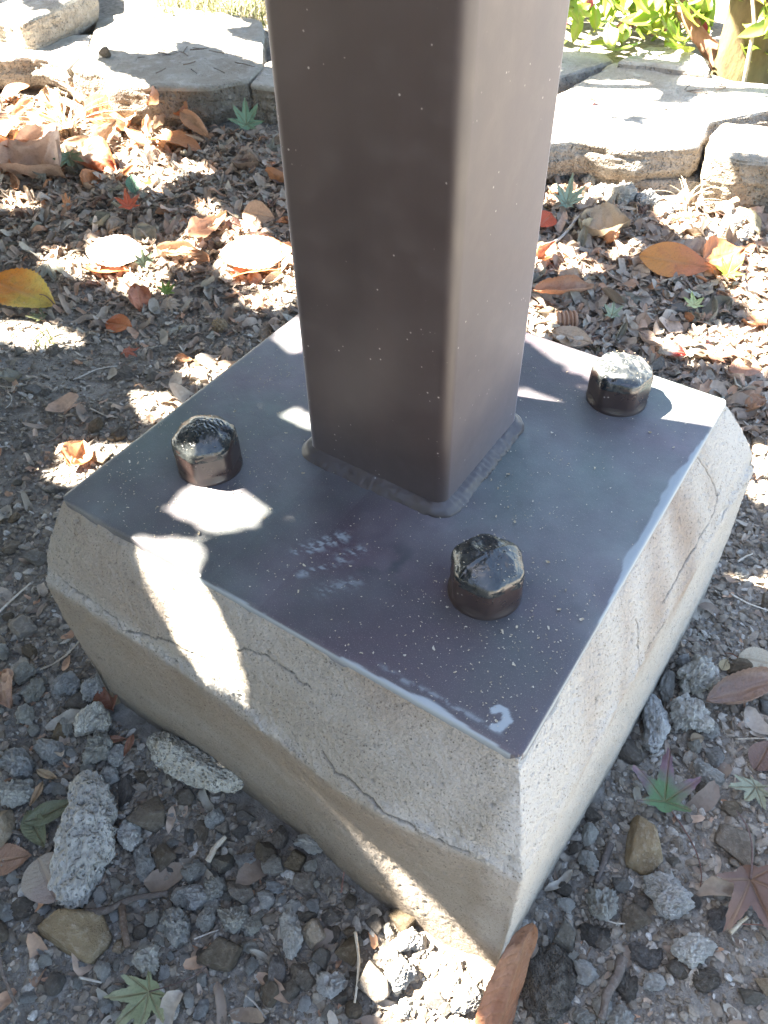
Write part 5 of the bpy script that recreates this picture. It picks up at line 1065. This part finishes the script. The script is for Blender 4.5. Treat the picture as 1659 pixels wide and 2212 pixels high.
def added_hedge():                                              # added unseen leaf wall that keeps light off the post's left face
    n = 16000; c = np.c_[rng.uniform(-3.2, 2.4, n), rng.uniform(-2.75, -2.2, n), rng.uniform(-.3, 1.5, n)]; L = rng.uniform(.03, .055, n)
    a = rng.normal(size=(n, 3)); a /= np.linalg.norm(a, axis=1)[:, None]; b = np.cross(a, rng.normal(size=(n, 3))); b /= np.linalg.norm(b, axis=1)[:, None]
    V = np.stack([c-a*L[:, None], c+b*L[:, None]*.45, c+a*L[:, None], c-b*L[:, None]*.45], 1).reshape(-1, 3)
    h = ob("added_hedge", mk("added_hedge", V-np.array([-.4, -2.5, -.3]), np.arange(4*n).reshape(-1, 4), M['green'], False), loc=(-.4, -2.5, -.3), label="added dark green leaf wall behind the standpoint, outside the picture, to shade the post", cat="added_hedge")
added_hedge()
def crown():
    st_ = .006; ux, uy = np.arange(-4.2, 1.4, st_), np.arange(-3.0, 4.2, st_); U, Vv = np.meshgrid(ux, uy)
    lit = np.zeros(U.shape, bool)
    for k_, h in enumerate(holes[:7]):
        if k_ not in (1, 2): lit |= inpoly(U, Vv, h)
    lit = lit & np.roll(lit, 1, 0) & np.roll(lit, -1, 0) & np.roll(lit, 1, 1) & np.roll(lit, -1, 1)
    for h in holes[7:]+holes[1:3]: lit |= inpoly(U, Vv, h)
    sn = inpoly(U, Vv, sunny)
    for h in shade: sn &= ~inpoly(U, Vv, h)
    lit |= sn
    # unseen crown's outline, shaped to let sun in right and shade behind
    wob = .12*fbm(np.c_[U.ravel(), Vv.ravel()], 1.5, 3, 91).reshape(U.shape)
    outside = (U > .46+wob*.6) | (U < -3.6+wob) | (Vv < -2.5+wob) | (Vv > 3.4+wob)
    lit2 = lit | outside
    need = ~lit2; cov = np.zeros(U.shape, np.int16); nx, ny = len(ux), len(uy)
    base = np.array([(-1, 0), (-.45, .42), (.15, .45), (1, 0), (.15, -.45), (-.45, -.42)])
    Vs, Fs = [], []; nv = 0
    def add(cu, cv, size, z):
        nonlocal nv
        m = len(cu); a = rng.uniform(0, 6.28, m); ca, sa = np.cos(a)[:, None], np.sin(a)[:, None]; bx = base[None, :, 0]*size[:, None]; by = base[None, :, 1]*size[:, None]*1.15
        dx = bx*ca-by*sa; dy = bx*sa+by*ca; tx, ty = rng.normal(0, .35, m)[:, None], rng.normal(0, .35, m)[:, None]; dz = dx*tx+dy*ty-.12*np.abs(by)
        # projected position of each vertex
        pu = cu[:, None]+dx-S[0]/S[2]*dz; pv = cv[:, None]+dy-S[1]/S[2]*dz
        ok = np.ones(m, bool)
        for fr in (0.0, .5, 1.0):
            qu = cu[:, None]+(pu-cu[:, None])*fr; qv = cv[:, None]+(pv-cv[:, None])*fr
            i = np.clip(((qu-ux[0])/st_).astype(int), 0, nx-1); j = np.clip(((qv-uy[0])/st_).astype(int), 0, ny-1); ok &= ~lit2[j, i].any(1)
        cu, cv, dx, dy, dz, z = cu[ok], cv[ok], dx[ok], dy[ok], dz[ok], z[ok]; m = len(cu)
        if not m: return
        wx = cu[:, None]+S[0]/S[2]*z[:, None]+dx; wy = cv[:, None]+S[1]/S[2]*z[:, None]+dy; wz = z[:, None]+dz
        Vs.append(np.stack([wx, wy, wz], -1).reshape(-1, 3)-T0); k = np.arange(m)[:, None]*6+nv; Fs.append(np.concatenate([k+np.array([[0, 1, 2, 5]]), k+np.array([[5, 2, 3, 4]])])); nv += 6*m
        for fr in np.linspace(-.75, .9, 8):
            for lat in (-.28, 0, .28):
                du = (pu[ok][:, 3]-cu)*fr+(pu[ok][:, 2]-cu)*0; 
                i = np.clip(((cu+(pu[ok][:, 3]-cu)*fr+(pu[ok][:, 2]-pu[ok][:, 4])*lat*(1-abs(fr))-ux[0])/st_).astype(int), 0, nx-1); j = np.clip(((cv+(pv[ok][:, 3]-cv)*fr+(pv[ok][:, 2]-pv[ok][:, 4])*lat*(1-abs(fr))-uy[0])/st_).astype(int), 0, ny-1); np.add.at(cov, (j, i), 1)
    def sample(n, mask):
        jj, ii = np.nonzero(mask); k = rng.integers(0, len(jj), n); return ux[ii[k]]+rng.uniform(0, st_, n), uy[jj[k]]+rng.uniform(0, st_, n)
    def zz(n): return CZ+rng.uniform(-.16, .22, n)
    u, v = sample(21000, need); add(u, v, rng.uniform(.035, .06, len(u)), zz(len(u)))
    for rnd in range(13):
        gap = need & (cov == 0); c = int(gap.sum())
        if c < 200: break
        m = min(14000, max(1500, c//8)); u, v = sample(m, gap); sz = [.045, .035, .028, .022, .018, .015, .012, .010, .008, .007, .006, .0055, .005][rnd]; add(u, v, np.full(m, sz)*rng.uniform(.8, 1.1, m), zz(m)*1.0)
    thin = need & (U > -.15) & (U < .7) & (Vv > -.12) & (Vv < .25)
    for sz in (.02, .012, .008):
        u, v = sample(2500, thin & (cov < 3)); add(u, v, np.full(2500, sz), zz(2500))
    V = np.concatenate(Vs); F = np.concatenate(Fs)
    SC['crown_check'] = str((len(V)//6, float((need & (cov == 0)).sum()/need.sum()))); print("crown leaves", len(V)//6, "uncovered", float((need & (cov == 0)).sum()/need.sum()))
    o = ob("crown", mk("crown", V, F, M['green'], False), tree, kind='stuff')
crown()
tree2 = ob("garden_tree", None, loc=(loc_at(1648, 95, dT+.35)*[1, 1, 0]+[0, 0, BZ]).tolist(), label="darker trunk at the far right behind the mossy one", cat="tree")
tb("trunk", [(0, 0, -.1), (.02, .02, .3), (.06, .04, 1.2)], [.07, .06, .05], 'bark', tree2, .3, 16)
# pale sunlit stems
sap = ob("sapling", None, loc=loc_at(1626, 140, dT-.12).tolist(), label="thin white sunlit sapling beside the mossy trunk", cat="sapling"); sp0 = np.array(sap.location)
tb("stem", [(0, 0, -.12), loc_at(1620, 110, dT-.12)-sp0, loc_at(1630, 50, dT-.12)-sp0, loc_at(1624, -20, dT-.12)-sp0], [.005, .005, .0045, .004], 'straw', sap, .1, 8)
tb("side_stem", [loc_at(1631, 60, dT-.12)-sp0, loc_at(1645, 40, dT-.12)-sp0, loc_at(1662, 50, dT-.1)-sp0, loc_at(1700, 60, dT-.1)-sp0], [.004, .0035, .003, .0025], 'straw', sap, .1, 8)
SL = [leaf_oval("leaf", 700+i, wd=[.17, .22, .2][i], curl=.35, fold=.3, nl=12, nw=5, serr=0, mat='shrub') for i in range(3)]
def shrub(name, label, box, n, size, cat="shrub", down=.7):
    x0, x1, y0, y1, d0, d1 = box; cpt = loc_at((x0+x1)/2, y1, (d0+d1)/2); root = ob(name, None, loc=(cpt[0], cpt[1], BZ), label=label, cat=cat); c0 = np.array(root.location)
    stems = []
    for i in range(9):
        p = loc_at(random.uniform(x0, x1), random.uniform(y0-40, y0+60), random.uniform(d0, d1)); b = c0+np.array([random.uniform(-.1, .1), random.uniform(.1, .3), 0]); mid = (b+p)/2+np.array([0, 0, .05])
        tb("stem", [b-c0, mid-c0, p-c0], [.006, .005, .003], 'bark2', root, .1, 6); stems.append((b, mid, p))
    for i in range(n):
        b, mid, p = random.choice(stems); t = random.random()**.5; q = (1-t)**2*b+2*t*(1-t)*mid+t*t*p if random.random() < .35 else loc_at(random.uniform(x0, x1), random.uniform(y0, y1), random.uniform(d0, d1))
        if q[2] < BZ+.01: q[2] = BZ+random.uniform(.01, .06)
        L = size*random.uniform(.6, 1.3); g = random.random(); c = (.12+.12*g, .24+.10*g, .025+.03*g)
        if random.random() < .04: c = (.3, .05, .06)
        o = ob("leaf", random.choice(SL), root, q-c0, (random.uniform(-.6, .6), random.uniform(.1, 1.3)*down*1.2, random.uniform(0, 6.28)), (L, L, L), color=c); o['tip_color'] = [c[0]*1.4, c[1]*1.15, c[2]]
shrub("leafy_shrub", "bright green leafy shrub behind the slabs right of the post", (1180, 1520, -60, 112, dT-.12, dT+.45), 290, .085)
shrub("leafy_shrub", "green leafy spray right of the mossy trunk", (1600, 1720, -20, 150, dT-.25, dT+.0), 46, .085)
def grass():
    Vs, Fs = [], []; off = 0
    for i in range(900):
        p = at(random.uniform(330, 640), random.uniform(-60, 34), -.19); L = random.uniform(.05, .14); a = random.uniform(0, 6.28); t = np.linspace(0, 1, 5); bend = random.uniform(.3, 1.1); w_ = .0022*(1-t**1.5)+.0002
        c = np.c_[L*bend*t**1.6*math.cos(a), L*bend*t**1.6*math.sin(a), L*(t-.4*bend*t*t)]+[p[0], p[1], -.23]; s_ = np.array([-math.sin(a), math.cos(a), 0])
        Vs.append(np.r_[c+s_*w_[:, None], c-s_*w_[:, None]]); Fs.append(gridF(2, 5)+off); off += 10
    ob("grass", mk("grass", np.concatenate(Vs), np.concatenate(Fs), M['grass']), kind='stuff', label="thin dry and green grass behind the large slab")
grass()
# pale grass wisps by the left slab
def wisps(px, py, n, L0, label, name="grass_tuft", mat='husk', dz=0):
    p = hit(px, py); Vs, Fs = [], []; off = 0
    for i in range(n):
        L = L0*random.uniform(.6, 1.2); a = random.uniform(0, 6.28); t = np.linspace(0, 1, 8); bend = random.uniform(.4, 1.3); w_ = .0013*(1-t**1.5)+.0003
        c = np.c_[L*bend*t**1.6*math.cos(a), L*bend*t**1.6*math.sin(a), L*(t-.5*bend*t*t)]+[random.gauss(0, .008), random.gauss(0, .008), 0]; s_ = np.array([-math.sin(a), math.cos(a), 0])
        Vs.append(np.r_[c+s_*w_[:, None], c-s_*w_[:, None]]); Fs.append(gridF(2, 8)+off); off += 16
    ob(name, mk(name, np.concatenate(Vs), np.concatenate(Fs), M[mat]), None, p, label=label, cat="grass tuft")
wisps(150, 300, 60, .13, "pale dry grass tuft in the bright sun patch below the left slabs")
wisps(200, 262, 14, .14, "sparse thin pale grass stems at the foot of the left slab")
wisps(100, 748, 14, .04, "small green grass sprig on the bare ground at the left", mat='grass')
wisps(1480, 450, 24, .07, "pale dry grass tuft below the gap between the right slabs")

# ------------------------------------------------------------------ labels for the many alike pieces, told apart by what they lie beside
def pix(o):
    v = np.array(o.matrix_world.translation if False else o.location)-CAM; z = v@fw; return np.array([PW/2+FPX*(v@rt)/z, PH/2-FPX*(v@up)/z])
LAND = [("big bottle-shaped pale", "the tall bottle-shaped lump"), ("long mortar lump lying close", "the long lump by the footing"), ("big pale tan stone", "the big tan stone"), ("blocky grey-brown", "the blocky grey-brown stone"), ("smooth orange-tan", "the orange-tan stone"),
        ("dark brown rounded", "the dark rounded stone"), ("forked dark brown stick", "the forked brown stick"), ("round grey pebble", "the round grey pebble"), ("pale green maple leaf at the bottom", "the pale green maple leaf"), ("egg-shaped", "the egg-shaped stone"),
        ("pale tan five-sided", "the five-sided stone"), ("knobbly upright", "the knobbly lump"), ("flat grey stone shining", "the shining flat stone"), ("long brown folded leaf", "the long brown leaf"), ("pointed tan stone", "the pointed tan stone"), ("purple and green maple", "the purple-green maple leaf"),
        ("tall mortar lump touching", "the tall lump on the right"), ("rolled pinkish", "the rolled pinkish leaf"), ("drooping dark brown", "the drooping maple leaf"), ("large orange and yellow", "the orange and yellow leaf"), ("bright orange oval", "the bright orange oval leaf"), ("curled peach", "the curled peach leaf"),
        ("small red star", "the red maple leaf"), ("large sunlit peach", "the large peach leaf"), ("large pale leaf shining", "the shining pale leaf"), ("big crumpled beige", "the crumpled beige leaf"), ("long folded beige", "the folded beige leaf"), ("large orange-tan pointed", "the orange-tan pointed leaf"),
        ("lime green", "the lime green maple leaf"), ("flat blue-grey stone", "the flat blue-grey stone"), ("long curled rust-tan", "the curled rust-tan leaf"), ("crinkled brown", "the crinkled maple leaf"), ("beige serrated", "the beige serrated leaf"), ("flat slate-grey", "the flat slate-grey stone"), ("grey withered", "the grey withered leaf"), ("grey-green lobed", "the grey-green lobed leaf"), ("small rust maple", "the rust maple leaf"), ("smooth beige speckled", "the speckled oval leaf")]
tops = [o for o in SC.objects if o.parent is None and o.get('label')]
lm = []
for key, ph in LAND:
    for o in tops:
        if o['label'].startswith(key): lm.append((pix(o), ph)); break
    else: print("no landmark", key)
cnts = {}
for o in tops: cnts[o['label']] = cnts.get(o['label'], 0)+1
buck = {}
for o in tops:
    if cnts[o['label']] > 1 and o.get('category') in ("stone", "lump of mortar", "leaf", "clod of earth", "twig", "seed"):
        p = pix(o); j = min(range(len(lm)), key=lambda k: float(np.hypot(*(p-lm[k][0])))); d = p-lm[j][0]
        wd = "left of" if d[0] < -abs(d[1]) else "right of" if d[0] > abs(d[1]) else "above" if d[1] < 0 else "below"
        L = max(o.scale) if o.data and max(o.scale) < .9 else .01; nm = o.name.split('.')[0].replace('_', ' ')
        mat = o.data.materials[0].name if o.data else ''
        adj = {'brown_field_stone': 'brown', 'tan_field_stone': 'tan', 'blue_grey_stone': 'grey', 'crumbled_mortar': 'pale', 'earth_clod': 'brown', 'dry_twig': 'dark', 'pale_straw': 'pale'}.get(mat, '')
        if o.get('category') == 'leaf':
            r_, g_, b_ = o.color[:3]; adj = 'dry rust' if r_ > 2*g_-.02 else 'dry pale tan' if r_ > .32 else 'dry greyish' if r_ < 1.25*g_ else 'dry brown'
        buck.setdefault((adj, nm, wd, j), []).append((float(np.hypot(*d)), o))
ORD = ["nearest", "second nearest", "third nearest", "fourth nearest", "fifth nearest", "sixth nearest", "seventh nearest", "eighth nearest", "ninth nearest", "tenth nearest", "eleventh nearest", "twelfth nearest", "thirteenth nearest", "fourteenth nearest", "fifteenth nearest", "sixteenth nearest", "seventeenth nearest", "eighteenth nearest", "nineteenth nearest", "twentieth nearest"]
for (adj, nm, wd, j), L in buck.items():
    L.sort(key=lambda q: q[0])
    for i, (d, o) in enumerate(L):
        L_big = o.get('category') == 'leaf' and max(o.scale) > .07
        lb = f"{'large' if L_big else 'small'} {adj} {nm} {wd} {lm[j][1]}"
        if len(L) > 1: lb += f", {ORD[i]} one" if i < len(ORD) else ", a farther one"
        o['label'] = lb
